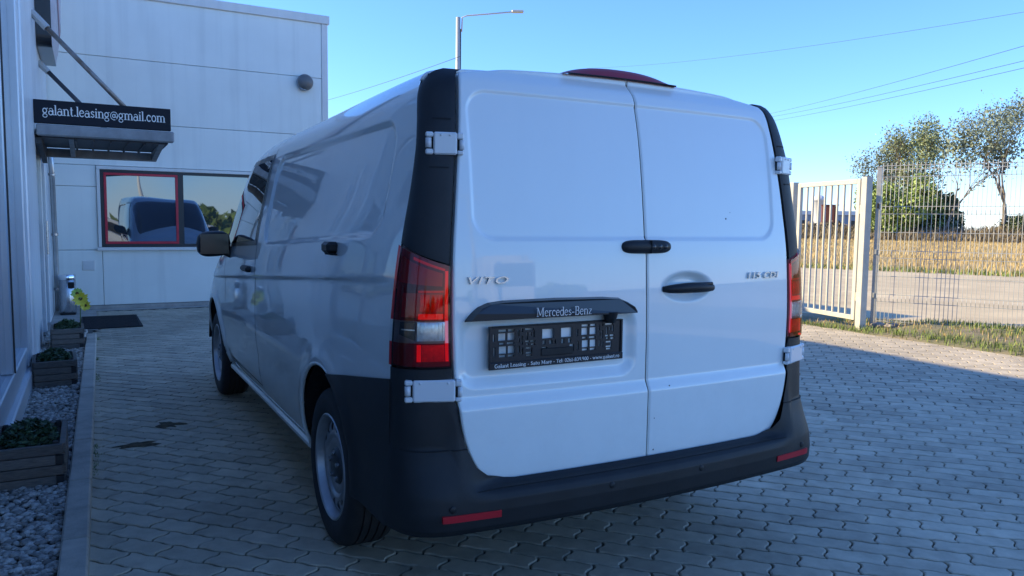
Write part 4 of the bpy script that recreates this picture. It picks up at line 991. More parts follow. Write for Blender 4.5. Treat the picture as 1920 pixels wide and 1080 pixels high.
for s in (-1, 1):
    # side wing back of the wheel arch
    n, k = 40, 30; P = np.zeros((n, k, 3)); a0 = math.acos((.93-RW)/AR); a1 = R(182)
    for i in range(n):
        for j in range(k):
            a, b = i/(n-1), j/(k-1); an = a1+(a0-a1)*b
            Lb = np.array([RW+(AR-.004)*math.cos(an), WZ+(AR-.004)*math.sin(an)]); Rb = np.array([.25, .365+b*(.862-.365)])
            y, z = Rb*(1-a)+Lb*a; o = .005+.010*float(sstep(.7, .4, z))+.016*(1-a)*float(sstep(.62, .44, z))
            P[i, j] = (s*(float(bil(np.array(y), np.array(max(z, .5))))+o+.002+.0135*float(np.exp(-((np.hypot(y-RW, z-WZ)-AR-.01)/.055)**2))), y, z)
    dv = np.zeros_like(P); dv[..., 0] = -s*.025
    skirt_grid('bumper_wing', P, dv, 'black_plastic', bumper, flip=(s < 0))
    # reflector
    qs = np.linspace(.86, 1.20, 14) ; P = np.zeros((14, 4, 3))
    for i, q in enumerate(qs):
        for j, z in enumerate(np.linspace(.422, .445, 4)): P[i, j] = bumper_pt(q, z-.004*i/13, s, .004)
    dv = np.zeros_like(P); dv[..., 1] = .012
    skirt_grid('rear_reflector', P, dv, 'reflector_red', bumper, flip=(s > 0))
    for q in (.98, 1.74):
        c = bumper_pt(q, .462, s, .0005); MB().lathe([(0, -.002), (.010, -.002), (.012, 0), (.012, .004)], c, 'y', 16).build('parking_sensor', 'black_plastic', bumper, True)
# step seam of the bumper corners and crease under the doors
for s in (-1, 1):
    mb = MB(); qs = np.linspace(.25, 1.06, 30)
    mb.tube([Vector(bumper_pt(q, .640, s, .003)) for q in qs], .002, 5).build('corner_seam', 'gap_black', bumper)
mb = MB(); mb.tube([Vector(bumper_pt(q, .505, s, .0005)) for q, s in cols if q > 1.1], .0018, 5).build('ledge_seam', 'gap_black', bumper)

# door furniture
def dy(x, z): return float(door_y(np.array(x), np.array(z)))
# centre latch
n, k = 30, 12; V = []
for i in range(n+1):
    a = i/n; e = (1-abs(2*a-1)**5)**(1/2.2)
    for j in range(k):
        b = math.pi*j/(k-1); x = -.118+.232*a; V.append((x, dy(x, 1.297)+.006-.030*e*math.sin(b)**.7, 1.297+.0255*e*math.cos(b)))
lt = MB().add(V, [(i*k+j, i*k+j+1, (i+1)*k+j+1, (i+1)*k+j) for i in range(n) for j in range(k-1)]).build('latch_grip', 'black_plastic', dl, True)
for x in (.015, .045, .072):
    MB().lathe([(0, -.0335), (.009, -.033), (.011, -.030), (.011, -.02)], (x, dy(x, 1.297)+.008, 1.297), 'y', 14).build('latch_button', 'gloss_black', lt, True)
MB().box(.003, .006, dy(0, 1.297)-.0255, dy(0, 1.297), 1.273, 1.321).build('latch_split', 'gap_black', lt)
# pull handle
pts = [(.075+.25*a, dy(.075+.25*a, 1.20)-.001-.030*math.sin(math.pi*a)**.5, 1.138+.005*math.sin(math.pi*a)) for a in np.linspace(0, 1, 16)]
h_ = MB().tube(pts, [.010+.010*math.sin(math.pi*i/15)**.5 for i in range(16)], 12).build('pull_handle', 'black_plastic', drr, True)
MB().box(.225, .30, dy(.26, 1.2)-.036, dy(.26, 1.2)-.02, 1.150, 1.162, .004).build('handle_key_cap', 'gloss_black', h_)
# plate light strip: curved ended moulding
poly = [(-.735, 1.058), (-.715, 1.083), (-.69, 1.104), (-.655, 1.118), (-.60, 1.124), (-.40, 1.127), (-.20, 1.124), (-.13, 1.118), (-.095, 1.103), (-.072, 1.083), (-.06, 1.062), (-.06, 1.055), (-.40, 1.055), (-.735, 1.053)]
n = len(poly); mb = MB(); cxp, czp = -.40, 1.085; yb = .112
fr_ = [(x, dy(x, 1.16)-.026-(.012 if z < 1.09 else 0), z) for x, z in [(cxp+(x-cxp)*.965, czp+(z-czp)*.80) for x, z in poly]]
bk_ = [(x, dy(x, 1.16)+.012, z) for x, z in poly]
mb.add(fr_+bk_, [tuple(range(n))]+[(i, n+i, n+(i+1) % n, (i+1) % n) for i in range(n)])
strip = mb.build('plate_light_strip', 'gloss_black', dl)
MB().lathe([(0, -.02), (.018, -.02), (.024, .0), (.03, .02)], (-.175, dy(-.175, 1.16)-.015, 1.048), 'z', 12).build('camera_pod', 'black_plastic', dl, True)
def yl(x, z): return dy(x, 1.16)-.040
_a = Vector((-.492, yl(-.492, 0)-.0015, 1.066)); _b = Vector((-.272, yl(-.272, 0)-.0015, 1.066))
stroke_text('strip_lettering', 'Mercedes-Benz', (_b-_a).length, .030, _a, (_b-_a).normalized(), (0, .0, 1), 'letter_silver', strip, .85)
# badges
def badge(txt, x0, x1, z, h, shear):
    y0, y1 = dy(x0, z), dy(x1, z); ang = math.atan2(y1-y0, x1-x0); w = math.hypot(x1-x0, y1-y0)
    return font_text('badge_lettering', txt, h, w, (x0, y0-.0045, z), 'letter_chrome', dl if x0 < 0 else drr, .0035, shear, (R(90), 0, ang))
badge('VITO', -.722, -.578, 1.178, .024, .25); badge('115 CDI', .520, .70, 1.167, .025, .15)
# plate holder with its punched grid
hx0, hx1, hz0, hz1 = -.650, -.108, .897, 1.036; Wd, Hd = hx1-hx0, hz1-hz0
holes = []
def hole(px, py, w, h): holes.append((px, py, w, h))        # in the 0..1920 x 0..500 picture of the holder, y down
for bx in (120, 1250):
    for (a, b, w, h) in ((0, 40, 100, 24), (125, 40, 80, 24), (0, 90, 90, 90), (120, 90, 90, 90), (10, 215, 60, 18), (110, 215, 90, 18), (10, 265, 90, 90), (125, 265, 85, 90), (10, 380, 80, 22), (125, 380, 75, 22),
                         (-70, 100, 16, 90), (-60, 270, 14, 110), (250, 60, 14, 70), (255, 170, 14, 50), (258, 270, 14, 90), (300, 40, 12, 40), (300, 140, 12, 110), (305, 300, 12, 80), (345, 45, 110, 16), (365, 100, 16, 90), (410, 100, 16, 40), (455, 70, 14, 90), (350, 210, 50, 16), (420, 210, 60, 16), (365, 250, 30, 14), (430, 250, 50, 18), (360, 300, 80, 16), (425, 318, 14, 46), (360, 366, 80, 16), (366, 400, 70, 14)): hole(bx+a, b, w, h)
for (a, b, w, h) in ((700, 70, 150, 120), (960, 70, 150, 120), (705, 222, 34, 52), (800, 222, 34, 52), (870, 222, 10, 52), (965, 222, 34, 52), (1060, 222, 34, 52), (700, 315, 60, 80), (1085, 305, 50, 90)): hole(a, b, w, h)
HR = []
for (a, b, w, h) in holes:
    x = hx0+.012+(a-40)/1760*(Wd-.024); zt_ = hz1-.010-(b-30)/390*(Hd-.040); gx, gz_ = (6, 5) if min(w, h) > 40 else (4, 4)
    x -= gx/1760*Wd; zt_ += gz_/390*Hd*.7; w += 2*gx; h += 2*gz_
    HR.append((x, x+w/1760*(Wd-.024), zt_-h/390*(Hd-.040), zt_))
xsu = sorted({hx0, hx1, *[round(q[0], 5) for q in HR], *[round(q[1], 5) for q in HR]}); zsu = sorted({hz0, hz1, *[round(q[2], 5) for q in HR], *[round(q[3], 5) for q in HR]})
xsu = [x for x in xsu if hx0 <= x <= hx1]; zsu = [z for z in zsu if hz0 <= z <= hz1]
solid = np.ones((len(xsu)-1, len(zsu)-1), bool)
for i in range(len(xsu)-1):
    for j in range(len(zsu)-1):
        mx_, mz_ = (xsu[i]+xsu[i+1])/2, (zsu[j]+zsu[j+1])/2
        if any(q[0] < mx_ < q[1] and q[2] < mz_ < q[3] for q in HR): solid[i, j] = False
PY = .107
mb = MB(); NX, NZ = len(xsu), len(zsu)
V = [(x, PY+.012*(z-hz1)*0, z) for x in xsu for z in zsu]+[(x, PY+.008, z) for x in xsu for z in zsu]; F = []
id_ = lambda i, j, b: b*NX*NZ+i*NZ+j
for i in range(NX-1):
    for j in range(NZ-1):
        if not solid[i, j]: continue
        F.append((id_(i, j, 0), id_(i+1, j, 0), id_(i+1, j+1, 0), id_(i, j+1, 0)))
        for (di, dj, e) in ((-1, 0, ((i, j), (i, j+1))), (1, 0, ((i+1, j+1), (i+1, j))), (0, -1, ((i+1, j), (i, j))), (0, 1, ((i, j+1), (i+1, j+1)))):
            a, b = i+di, j+dj
            if not (0 <= a < NX-1 and 0 <= b < NZ-1) or not solid[a, b]:
                F.append((id_(*e[0], 0), id_(*e[1], 0), id_(*e[1], 1), id_(*e[0], 1)))
mb.add(V, F); ph = mb.build('plate_holder', 'gloss_black', dl)
MB().box(hx0-.004, hx1+.004, PY-.007, PY-.0005, hz0-.006, hz0+.018, .002).build('holder_lip', 'gloss_black', ph)
for (a, b, c_, d) in ((hx0-.003, hx0+.006, hz0+.0185, hz1), (hx1-.006, hx1+.003, hz0+.0185, hz1), (hx0+.0065, hx1-.0065, hz1-.005, hz1+.001)):
    MB().box(a, b, PY-.006, PY-.0005, c_, d, .002).build('holder_rim', 'gloss_black', ph)
MB().box(-.45, -.32, PY-.004, PY+.006, .924, .950, .002).build('holder_clip', 'black_plastic', ph)
stroke_text('holder_lettering', 'Galant Leasing - Satu Mare - Tel: 0261-839.900 - www.galant.ro', Wd-.03, .0125, (hx0+.016, PY-.0085, hz0+.001), (1, 0, 0), (0, 0, 1), 'letter_white', ph, 1.25)
rt = sections([.252], np.linspace(CH[9]+.02, 1, 60))[0]
MB().tube([(-x, .25+.07*float(sstep(1.6, 1.9, z)), z-.007) for x, z in rt]+[(x, .25+.07*float(sstep(1.6, 1.9, z)), z-.007) for x, z in rt[::-1][1:]], .008, 6).build('roof_edge', 'white_paint', van, True)
# high brake light on the roof edge
n, k = 36, 10; V = []
for i in range(n+1):
    a = i/n; x = -.285+.52*a; e = (1-abs(2*a-1)**2.4)**.8; z0 = 1.922-.020*(x/.7)**2
    for j in range(k):
        b = j/(k-1); V.append((x, dy(x, 1.88)+.004+.16*b, z0-.004+(.040*e+.004)*math.sin(math.pi*min(.5, .02+1.6*b)) if b < .3 else z0-.004+(.040*e+.004)))
bl = MB().add(V, [(i*k+j, i*k+j+1, (i+1)*k+j+1, (i+1)*k+j) for i in range(n) for j in range(k-1)]).build('high_brake_light', 'brake_red', van, True)
MB().tube([(-.27+.50*i/20, dy(-.27+.50*i/20, 1.88)+.006, 1.921-.020*((-.27+.50*i/20)/.7)**2) for i in range(21)], .003, 6).build('brake_light_seal', 'gap_black', bl)
# paint chips on the right tail door
for (x, z, s_) in ((.415, 1.405, .0035), (.03, .505, .004), (.028, .66, .002), (.028, .54, .003), (.10, .775, .003), (.44, 1.43, .0015)):
    MB().lathe([(0, -.0008), (s_, -.0006), (s_*1.2, .0004)], (x, dy(x, z), z), 'y', 7).build('paint_chip', 'door_ink', drr)

# wheels
def make_wheel():
    w = empty('wheel', (0, 0, 0), parent=van)
    # outer side is -x; tyre 205 wide, radius .336
    prof = [(.205, .09), (.215, -.088), (.222, -.098), (.25, -.106), (.285, -.107), (.312, -.099), (.326, -.088), (.333, -.072)]
    for g in (-.052, -.018, .018, .052):
        prof += [(.336, g-.012), (.336, g-.0045), (.327, g-.0035), (.327, g+.0035), (.336, g+.0045), (.336, g+.012)]
    prof += [(.333, .072), (.326, .088), (.30, .105), (.25, .105), (.205, .09)]
    autosmooth(MB().lathe(prof, n=72, axis='x').build('tyre', 'rubber', w), 40)
    tb = MB()
    for k in range(48):
        a = 2*math.pi*k/48
        c, s_ = math.cos(a), math.sin(a)
        for x0, x1 in ((-.099, -.078),):
            p = [(x0, .316), (x1, .3345)]; v = []
            for (x, r_) in p:
                for da in (-.012, .012): v.append((x, r_*math.cos(a+da), r_*math.sin(a+da)))
            v += [(x-.0015, y*1.004, z*1.004) for x, y, z in v]
            tb.add(v, [(4, 5, 7, 6), (0, 1, 5, 4), (2, 3, 7, 6), (0, 2, 6, 4), (1, 3, 7, 5)])
    rim = autosmooth(MB().lathe([(.221, -.086), (.226, -.099), (.221, -.103), (.213, -.098), (.205, -.075), (.200, -.05), (.200, .05)], n=72, axis='x').build('rim', 'steel_rim', w), 35)
    # disc with sixteen vent holes
    ns = 128; nr = 9; rr = np.linspace(.118, .202, nr); mb = MB(); V = []
    for i in range(nr):
        for k in range(ns):
            a = 2*math.pi*k/ns; d = -.058+.030*math.sin(math.pi*i/(nr-1))*-.6-(.012 if i < 3 else 0); V.append((d, rr[i]*math.cos(a), rr[i]*math.sin(a)))
    F = []
    for i in range(nr-1):
        for k in range(ns):
            if 3 <= i <= 6 and 1 <= k % 8 <= 4 and not ((i in (3, 6)) and (k % 8 in (1, 4))): continue
            F.append((i*ns+k, i*ns+(k+1) % ns, (i+1)*ns+(k+1) % ns, (i+1)*ns+k))
    mb.add(V, F); mb.build('rim_disc', 'steel_rim', w, True)
    MB().lathe([(.119, -.070), (.105, -.074), (.088, -.066), (.075, -.064)], n=64, axis='x').build('rim_centre', 'steel_rim', w, True)
    MB().lathe([(.082, -.062), (.074, -.074), (.060, -.080), (.0, -.082)], n=48, axis='x').build('hub_cap', 'hub_cap', w, True)
    for k in range(5):
        a = 2*math.pi*k/5+.3; MB().lathe([(0, -.090), (.010, -.090), (.011, -.074)], (0, .056*math.cos(a), .056*math.sin(a)), 'x', 6).build('wheel_bolt', 'steel', w)
    MB().lathe([(.0, -.03), (.19, -.03), (.19, .08), (0, .08)], n=40, axis='x').build('brake_drum', 'gap_black', w)
    return w
w0 = make_wheel(); w0.location = (-.826, RW, .336)
for (x, y, rz) in ((-.826, FW_, 0), (.826, RW, math.pi), (.826, FW_, math.pi)): dup(w0, van, (x, y, .336), rz)
# mud flap behind the rear wheel, exhaust, axle
MB().tube([(-.8, RW, .30), (.8, RW, .30)], .05, 10).build('axle', 'gap_black', van, True)

# ================================================================== GATE AND FENCE
gate = empty('pedestrian_gate', (7.24, 4.52, 0), label='cream painted steel pedestrian gate with upright bars', cat='gate')
ga = Vector((.30, 1.27, 0)); gL = ga.length; gd = ga.normalized()
grz = math.atan2(gd.y, gd.x)
gp = empty('gate_frame_unit', (0, 0, 0), grz, parent=gate)
def bar(x0, x1, y0, y1, z0, z1, name, m='gate_paint', b=.004, parent=gate, rot=True):
    o = MB().box(x0, x1, y0, y1, z0, z1, b).build(name, m, parent); o.rotation_euler = (0, 0, grz if rot else 0); return o
bpy.data.objects.remove(gp)
bar(-.05, .05, -.05, .05, -.05, 2.05, 'gate_post'); bar(gL+.19, gL+.29, -.05, .05, -.05, 2.05, 'gate_post')
bar(.10, .165, -.025, .025, .13, 2.03, 'stile'); bar(gL+.05, gL+.115, -.025, .025, .13, 2.03, 'stile')
bar(.166, gL+.049, -.025, .025, 1.965, 2.029, 'top_rail'); bar(.166, gL+.049, -.025, .025, .131, .195, 'bottom_rail')
nb = 8
for i in range(nb):
    x = .166+(gL-.117)*(i+1)/(nb+1); bar(x-.0125, x+.0125, -.0125, .0125, .196, 1.964, 'upright_bar', b=.002)
for z in (.45, 1.62): bar(.052, .098, -.022, .022, z-.06, z+.06, 'gate_hinge', b=.006)
bar(gL+.06, gL+.11, -.035, -.0255, .95, 1.12, 'lock_plate', 'fence_zinc', .002)
# boundary mesh fence running along the road
def gz(x, y): return .02+.10*float(sstep(7.1, 7.9, x))
def fence(name, p0, d, npan, label):
    f = empty(name, (p0[0], p0[1], 0), math.atan2(d[1], d[0]), label, 'fence')
    for k in range(npan+1):
        x = 2.52*k; MB().box(x-.03, x+.03, -.03, .03, -.1, 2.20, .004).build('fence_post', 'fence_zinc', f)
        MB().box(x-.034, x+.034, -.034, .034, 2.201, 2.215, .003).build('post_cap', 'fence_zinc', f)
        for z in (.45, 1.05, 1.68): MB().box(x-.012, x+.012, -.05, -.031, z-.035, z+.035, .004).build('clamp', 'gap_black' if z > 1.6 else 'fence_zinc', f)
    vw = None; hw = None
    zf = (.42, 1.02, 1.62, 2.12)
    def vy(z):
        for q in zf:
            if abs(z-q) < .05: return -.032-.032*(1-abs(z-q)/.05)
        return -.032
    zs = sorted({.06, 2.26, *[q+e for q in zf for e in (-.05, 0, .05)]})
    for k in range(npan):
        for i in range(49):
            x = 2.52*k+.045+i*(2.43/48)
            if vw is None: vw = MB().tube([(0, vy(z), z) for z in zs], .0042, 5).build('upright_wire', 'fence_wire', f)
            else:
                c = vw.copy(); COL.objects.link(c); c.parent = f; vw_ = c
            (vw if (k == 0 and i == 0) else vw_).location = (x, 0, 0)
        for z in sorted({.10, *[q+e for q in zf for e in (-.05, .05)], .72, 1.32, 2.22}):
            MB().tube([(2.52*k+.04, -.035, z), (2.52*k+2.48, -.035, z)], .0045, 5).build('cross_wire', 'fence_wire', f)
    return f
fence('mesh_fence', (7.72, 4.68), (.47, -.883), 2, 'grey welded wire mesh fence right of the gate')
MB_ = None
# solid continuation of the fence hidden behind the van
# verge: uneven soil between paving and road
nx_, ny_ = 60, 120; V = []
for i in range(nx_):
    for j in range(ny_):
        y = -14+22*j/(ny_-1); nrm_x = (10.2-.40*y)/.9165; x = 6.95+(nrm_x-6.95)*i/(nx_-1); a = i/(nx_-1)
        h = -.03+.02*sstep(0, .05, a)+.12*math.sin(math.pi*min(1, a*1.15))**.8*(1-.85*float(sstep(3.9, 4.9, y)))+.02*math.sin(x*9+y*4)*math.sin(y*7-x*3)*math.sin(math.pi*a)
        V.append((x, y, h))
tag(np_mesh('verge', np.array(V), grid_faces(nx_, ny_), 'verge_earth'), kind='structure')
def verge_h(x, y):
    w = (10.2-.40*y)/.9165-6.95; a = (x-6.95)/w
    if a < 0 or a > 1: return -.02
    return float(-.03+.02*sstep(0, .05, a)+.12*math.sin(math.pi*min(1, a*1.15))**.8*(1-.85*float(sstep(3.9, 4.9, y)))+.02*math.sin(x*9+y*4)*math.sin(y*7-x*3)*math.sin(math.pi*a))
def blades(name, pts, hgt, wid, m, lean=.5, label=None, cat=None, seed=0):
    r = np.random.default_rng(seed); n = len(pts); P = np.array(pts); a = r.random(n)*6.283; h = hgt*(.5+.8*r.random(n)); w = wid*(.7+.6*r.random(n))
    b = np.stack([np.cos(a), np.sin(a), 0*a], -1); lv = np.stack([np.cos(a+1.3), np.sin(a+1.3), 0*a], -1)*(lean*h*(r.random(n)-.2))[:, None]; up = np.zeros((n, 3)); up[:, 2] = h
    v0 = P-b*w[:, None]; v1 = P+b*w[:, None]; v2 = P+up*.6+lv*.35+b*w[:, None]*.7; v3 = P+up*.6+lv*.35-b*w[:, None]*.7; v4 = P+up*.97+lv
    V = np.stack([v0, v1, v2, v3, v4], 1).reshape(-1, 3); F = []
    for i in range(n): F += [(5*i, 5*i+1, 5*i+2, 5*i+3), (5*i+3, 5*i+2, 5*i+4)]
    o = mesh_obj(name, V, F, m, None, True, np.repeat(r.random(n), 2)); o.color = (1, 1, 1, 0)
    return tag(o, label, cat, kind='stuff')
blades('joint_weeds', KERB_WEEDS, .022, .002, 'grass_green', 1.2, 'tiny weeds growing in the joint along the kerb', 'weeds', 9)
pts = []; pd = []
for k in range(26000):
    y = 5.4-9*RNG.random(); w = (10.0-.40*y)/.9165-7.02; a = RNG.random(); x = 7.02+w*a
    f = math.sin(x*2.1+1.)*math.sin(y*1.7+.6)+.5*math.sin(x*5.3+y*3.1)
    edge = math.exp(-((a-.07)/.09)**2)*1.25+math.exp(-((a-.62)/.22)**2)*.9
    if y > 4.35 and a > .12: edge *= .35
    if RNG.random() < .75*edge+.2*f: pts.append((x, y, verge_h(x, y)-.005))
    elif RNG.random() < .16: pd.append((x, y, verge_h(x, y)-.005))
blades('verge_grass', pts, .075, .0045, 'grass_green', .9, 'low green grass on the verge between paving and road', 'grass', 1)
blades('dry_verge_grass', pd, .06, .004, 'grass_dry', 1.1, 'withered straw coloured grass among the green verge', 'grass', 2)
pts = []
for k in range(120000):
    n_ = 25+62*RNG.random()**1.5; d_ = -75+110*RNG.random(); x, y = rn(n_, d_)
    a, b, z = proj((x, y, 0))
    if 1440 < a < 1990: pts.append((x, y, float(field_h(np.array(n_), np.array(d_)))-.02))
blades('field_grass', pts, .21, .011, 'grass_dry', .7, 'tall dry golden grass of the field across the road', 'grass', 3)
pts = []
for k in range(9000):
    n_ = 24.6+1.8*RNG.random(); d_ = -40+70*RNG.random(); x, y = rn(n_, d_)
    a, b, z = proj((x, y, 0))
    if 1440 < a < 1990: pts.append((x, y, -.03))
blades('roadside_grass', pts, .16, .014, 'grass_green', .7, 'green grass fringe along the far road edge', 'grass', 4)
pts = []
for k in range(30000):
    n_ = 85.5+7*RNG.random(); d_ = -90+130*RNG.random(); x, y = rn(n_, d_)
    a, b, z = proj((x, y, 0))
    if 1440 < a < 1990: pts.append((x, y, float(bank_h(np.array(n_), np.array(d_)))-.05))
blades('bank_brush', pts, .75, .05, 'brush', .9, 'brown scrubby brush on the low bank behind the field', 'brush', 5)
# stones at the foot of the fence post
def stone(x, y, s, seed, label):
    r = np.random.default_rng(seed); b = bmesh.new(); bmesh.ops.create_icosphere(b, subdivisions=2, radius=1)
    for v in b.verts:
        k = 1+.22*math.sin(3*v.co.x+seed)*math.cos(2.6*v.co.y+seed*2)+.08*r.normal(); v.co = Vector((v.co.x*s*1.3*k, v.co.y*s*k, v.co.z*s*.6*k))
    me = bpy.data.meshes.new('stone'); b.to_mesh(me); b.free(); me.materials.append(MAT['stone_rough'])
    o = bpy.data.objects.new('stone', me); COL.objects.link(o); o.location = (x, y, verge_h(x, y)+s*.35); o.rotation_euler = (0, 0, seed)
    return tag(o, label, 'stone')
stone(7.46, 4.42, .085, 1, 'broken stone lying right against the fence post foot')
stone(7.62, 4.30, .065, 2, 'pale stone lying just right of the fence post')
stone(7.42, 4.22, .05, 3, 'small stone nearest to the paving by the gate post')

# ================================================================== TREES, SHRUBS, FAR THINGS
def tree(name, x, y, z0, h, spread, seed, leafm, nleaf, leaf, label, trunk_r, fork=.25, up=.75, depth=5, cat='tree', wind=0., lobes=(), lobe_n=0):
    r = random.Random(seed); t = empty(name, (x, y, z0), label=label, cat=cat); mb = MB(); tips = []
    def grow(p, d, l, rad, k):
        pts = [p]; rs = [rad]; q = p
        for i in range(3):
            d = (d+Vector((r.gauss(0, .13), r.gauss(0, .13), .06*up))).normalized(); q = q+d*l/3; pts.append(q); rs.append(rad*(1-.30*(i+1)/3))
            if k >= 1: tips.append((q.copy(), k))
        mb.tube(pts, rs, 6 if k < 2 else 4, cap=False)
        if k >= depth: return
        for i in range(3 if k < 3 else 2):
            a = r.random()*6.28; s = spread*(.6+.6*r.random()); nd = (d*up+Vector((math.cos(a)*s+wind*.3, math.sin(a)*s, .22))).normalized()
            grow(q, nd, l*(.66+.22*r.random()), rs[-1]*.68, k+1)
    grow(Vector((0, 0, -.3)), Vector((wind*.1, 0, 1)), h*fork, trunk_r, 0)
    zmax = max(q.z for q, k in tips); sc = h/zmax
    mb.v = [(a*sc, b*sc, c*sc) for a, b, c in mb.v]
    mb.build('trunk', 'bark', t, True)
    rr = np.random.default_rng(seed); V = []; F = []; Rn = []
    W = [1.+.25*max(0, k-2) for q, k in tips]; idx = rr.choice(len(tips), nleaf, p=np.array(W)/sum(W))
    for i in idx:
        q = tips[i][0]*sc; p = np.array(q)+rr.normal(size=3)*h*.038; a = rr.normal(size=3); a /= np.linalg.norm(a); b = np.cross(a, rr.normal(size=3)); b /= np.linalg.norm(b)+1e-6
        s = leaf*(.5+rr.random()); n0 = len(V); V += [p-a*s, p+b*s*.5, p+a*s, p-b*s*.5]; F.append((n0, n0+1, n0+2, n0+3)); Rn.append(float(rr.random()))
    for (cx, cy, cz, rx, rz_) in lobes:
        for q in range(lobe_n):
            d = rr.normal(size=3); d /= np.linalg.norm(d); p = np.array([cx, cy, cz])+d*np.array([rx, rx, rz_])*(.35+.65*rr.random()**.6)*(1+.18*math.sin(5*d[0]+3*d[2]+cx)); p = p+rr.normal(size=3)*.12
            a = rr.normal(size=3); a /= np.linalg.norm(a); b = np.cross(a, rr.normal(size=3)); b /= np.linalg.norm(b)+1e-6
            s = leaf*(.5+rr.random()); n0 = len(V); V += [p-a*s, p+b*s*.5, p+a*s, p-b*s*.5]; F.append((n0, n0+1, n0+2, n0+3)); Rn.append(float(rr.random()))
    o = mesh_obj('crown', V, F, leafm, t, False, Rn); o.color = (1, 1, 1, 0)
    return t
def lobe_col(seed, h, w, z0, n):
    r = random.Random(seed); L = []
    for i in range(n):
        f = z0+(1-z0)*(i+.4)/n; k = math.sin(math.pi*min(1, .18+.80*(1-f)**.8)); rx = w*.30*(.6+.5*k)*(.8+.4*r.random())
        L.append((r.uniform(-1, 1)*w*.30*k, r.uniform(-1, 1)*w*.30*k, h*f*.97, rx, rx*r.uniform(.9, 1.5)))
    return L
def shrub(name, x, y, z0, w, h, seed, leafm, nleaf, leaf, label, lobes=9):
    t = empty(name, (x, y, z0), label=label, cat='shrub'); rr = np.random.default_rng(seed); V = []; F = []; Rn = []
    mb = MB(); L = []
    for i in range(lobes):
        a = rr.random()*6.28; d = w*.36*rr.random()**.6; c = np.array([math.cos(a)*d*RN[1]*0+(rr.random()-.5)*w*.75, (rr.random()-.5)*w*.45, h*(.22+.40*rr.random())])
        L.append((c, w*.17*(.7+.6*rr.random()), h*.27*(.7+.6*rr.random())))
        mb.tube([(0, 0, -.1), (c[0]*.5, c[1]*.5, c[2]*.5), tuple(c)], [.09, .06, .03], 5, cap=False)
    mb.build('stems', 'bark', t, True)
    for k in range(nleaf):
        c, rx, rz = L[rr.integers(lobes)]; d = rr.normal(size=3); d /= np.linalg.norm(d); q = .72+.36*rr.random()
        p = c+d*np.array([rx, rx, rz])*q+rr.normal(size=3)*.08
        if p[2] < 0: continue
        a = rr.normal(size=3); a /= np.linalg.norm(a); b = np.cross(a, rr.normal(size=3)); b /= np.linalg.norm(b)+1e-6
        s = leaf*(.5+rr.random()); n0 = len(V); V += [p-a*s, p+b*s*.55, p+a*s, p-b*s*.55]; F.append((n0, n0+1, n0+2, n0+3)); Rn.append(float(rr.random()))
    o = mesh_obj('crown', V, F, leafm, t, False, Rn); o.color = (1, 1, 1, 0); t.rotation_euler = (0, 0, -YAW-.4); return t
tree('broad_tree', 82.6, 43.2, .6, 15.0, .60, 11, 'leaf_pale', 4500, .125, 'tall airy tree with bare grey branches at the right edge', .21, .20, .95, 6, lobes=[(-3.2, 1.4, 9.4, 1.5, 1.5), (-1.6, .6, 11.6, 1.6, 1.7), (.6, -.5, 13.2, 1.7, 1.6), (2.4, -1.2, 11.8, 1.7, 1.6), (3.8, -1.8, 10.0, 1.7, 1.5), (-.4, .6, 9.6, 1.4, 1.3), (5.2, -2.4, 12.2, 1.6, 1.8), (-4.4, 1.9, 7.9, 1.1, 1.)], lobe_n=330)
tree('broad_tree', 78.2, 47.3, .6, 11.0, .55, 23, 'leaf_pale', 1500, .2, 'thin leaning tree with few leaves left of the tall airy tree', .16, .30, .9, 5, wind=.5)
tree('poplar_tree', 84.6, 53.6, .6, 13.2, .40, 31, 'leaf_olive', 2500, .13, 'olive green upright tree in the middle of the tree group', .18, .10, 1.2, 6, lobes=lobe_col(3, 13.4, 5.4, .22, 15), lobe_n=520)
tree('poplar_tree', 87.5, 59.0, .6, 11.6, .46, 47, 'leaf_pale', 2500, .13, 'silvery rounded tree at the left end of the tree group', .16, .09, 1.15, 6, lobes=lobe_col(9, 11.6, 6.6, .20, 15), lobe_n=480)
shrub('bushy_shrub', 76.3, 51.4, .3, 9.0, 7.4, 5, 'leaf_green', 14000, .16, 'big sunlit green shrub below the silvery tree', 14)
shrub('bushy_shrub', 80.8, 49.2, .3, 6.5, 6.0, 6, 'leaf_deep', 8000, .17, 'dark green shrub just right of the big sunlit shrub', 9)
shrub('bushy_shrub', 84.5, 41.0, .4, 10, 3.0, 8, 'leaf_deep', 5000, .16, 'low dark hedge like shrub under the tall airy tree', 9)
shrub('bushy_shrub', 73.5, 60.5, .5, 7, 1.8, 9, 'brush', 3500, .14, 'low brownish shrub seen between the gate bars', 8)
shrub('bushy_shrub', 66.5, 63.0, .5, 6, 1.7, 10, 'brush', 3000, .14, 'low brownish shrub near the gate hinge side', 7)
# far buildings beyond the field
hall = empty('warehouse', (165, 135, 0), -.5, 'long low white roofed warehouse far behind the field', 'building')
MB().box(-16, 14, -6, 6, 0, 4.6).build('wall', 'far_blue', hall); MB().box(-16.4, 14.4, -6.4, 6.4, 4.61, 5.6).build('roof', 'far_white', hall)
for i in range(7): MB().box(-14+i*4, -12.2+i*4, -6.05, -6.01, 1.2, 3.2).build('window', 'window_dark', hall)
silo = empty('silo_tower', (149.5, 121.5, 0), 0, 'slim pale silo tower standing by the far warehouse', 'tower')
MB().lathe([(1.1, 0), (1.1, 7.6), (1.5, 7.7), (1.5, 8.3), (.7, 8.9), (0, 9.0)], n=20).build('shaft', 'far_white', silo, True)
MB().tube([(.9, 0, 8.8), (.9, 0, 11)], .08).build('mast', 'far_blue', silo)
kio = empty('brown_hut', (117.2, 92.6, .4), -YAW-.3, 'dark red brown box shaped hut behind the gate bars', 'hut')
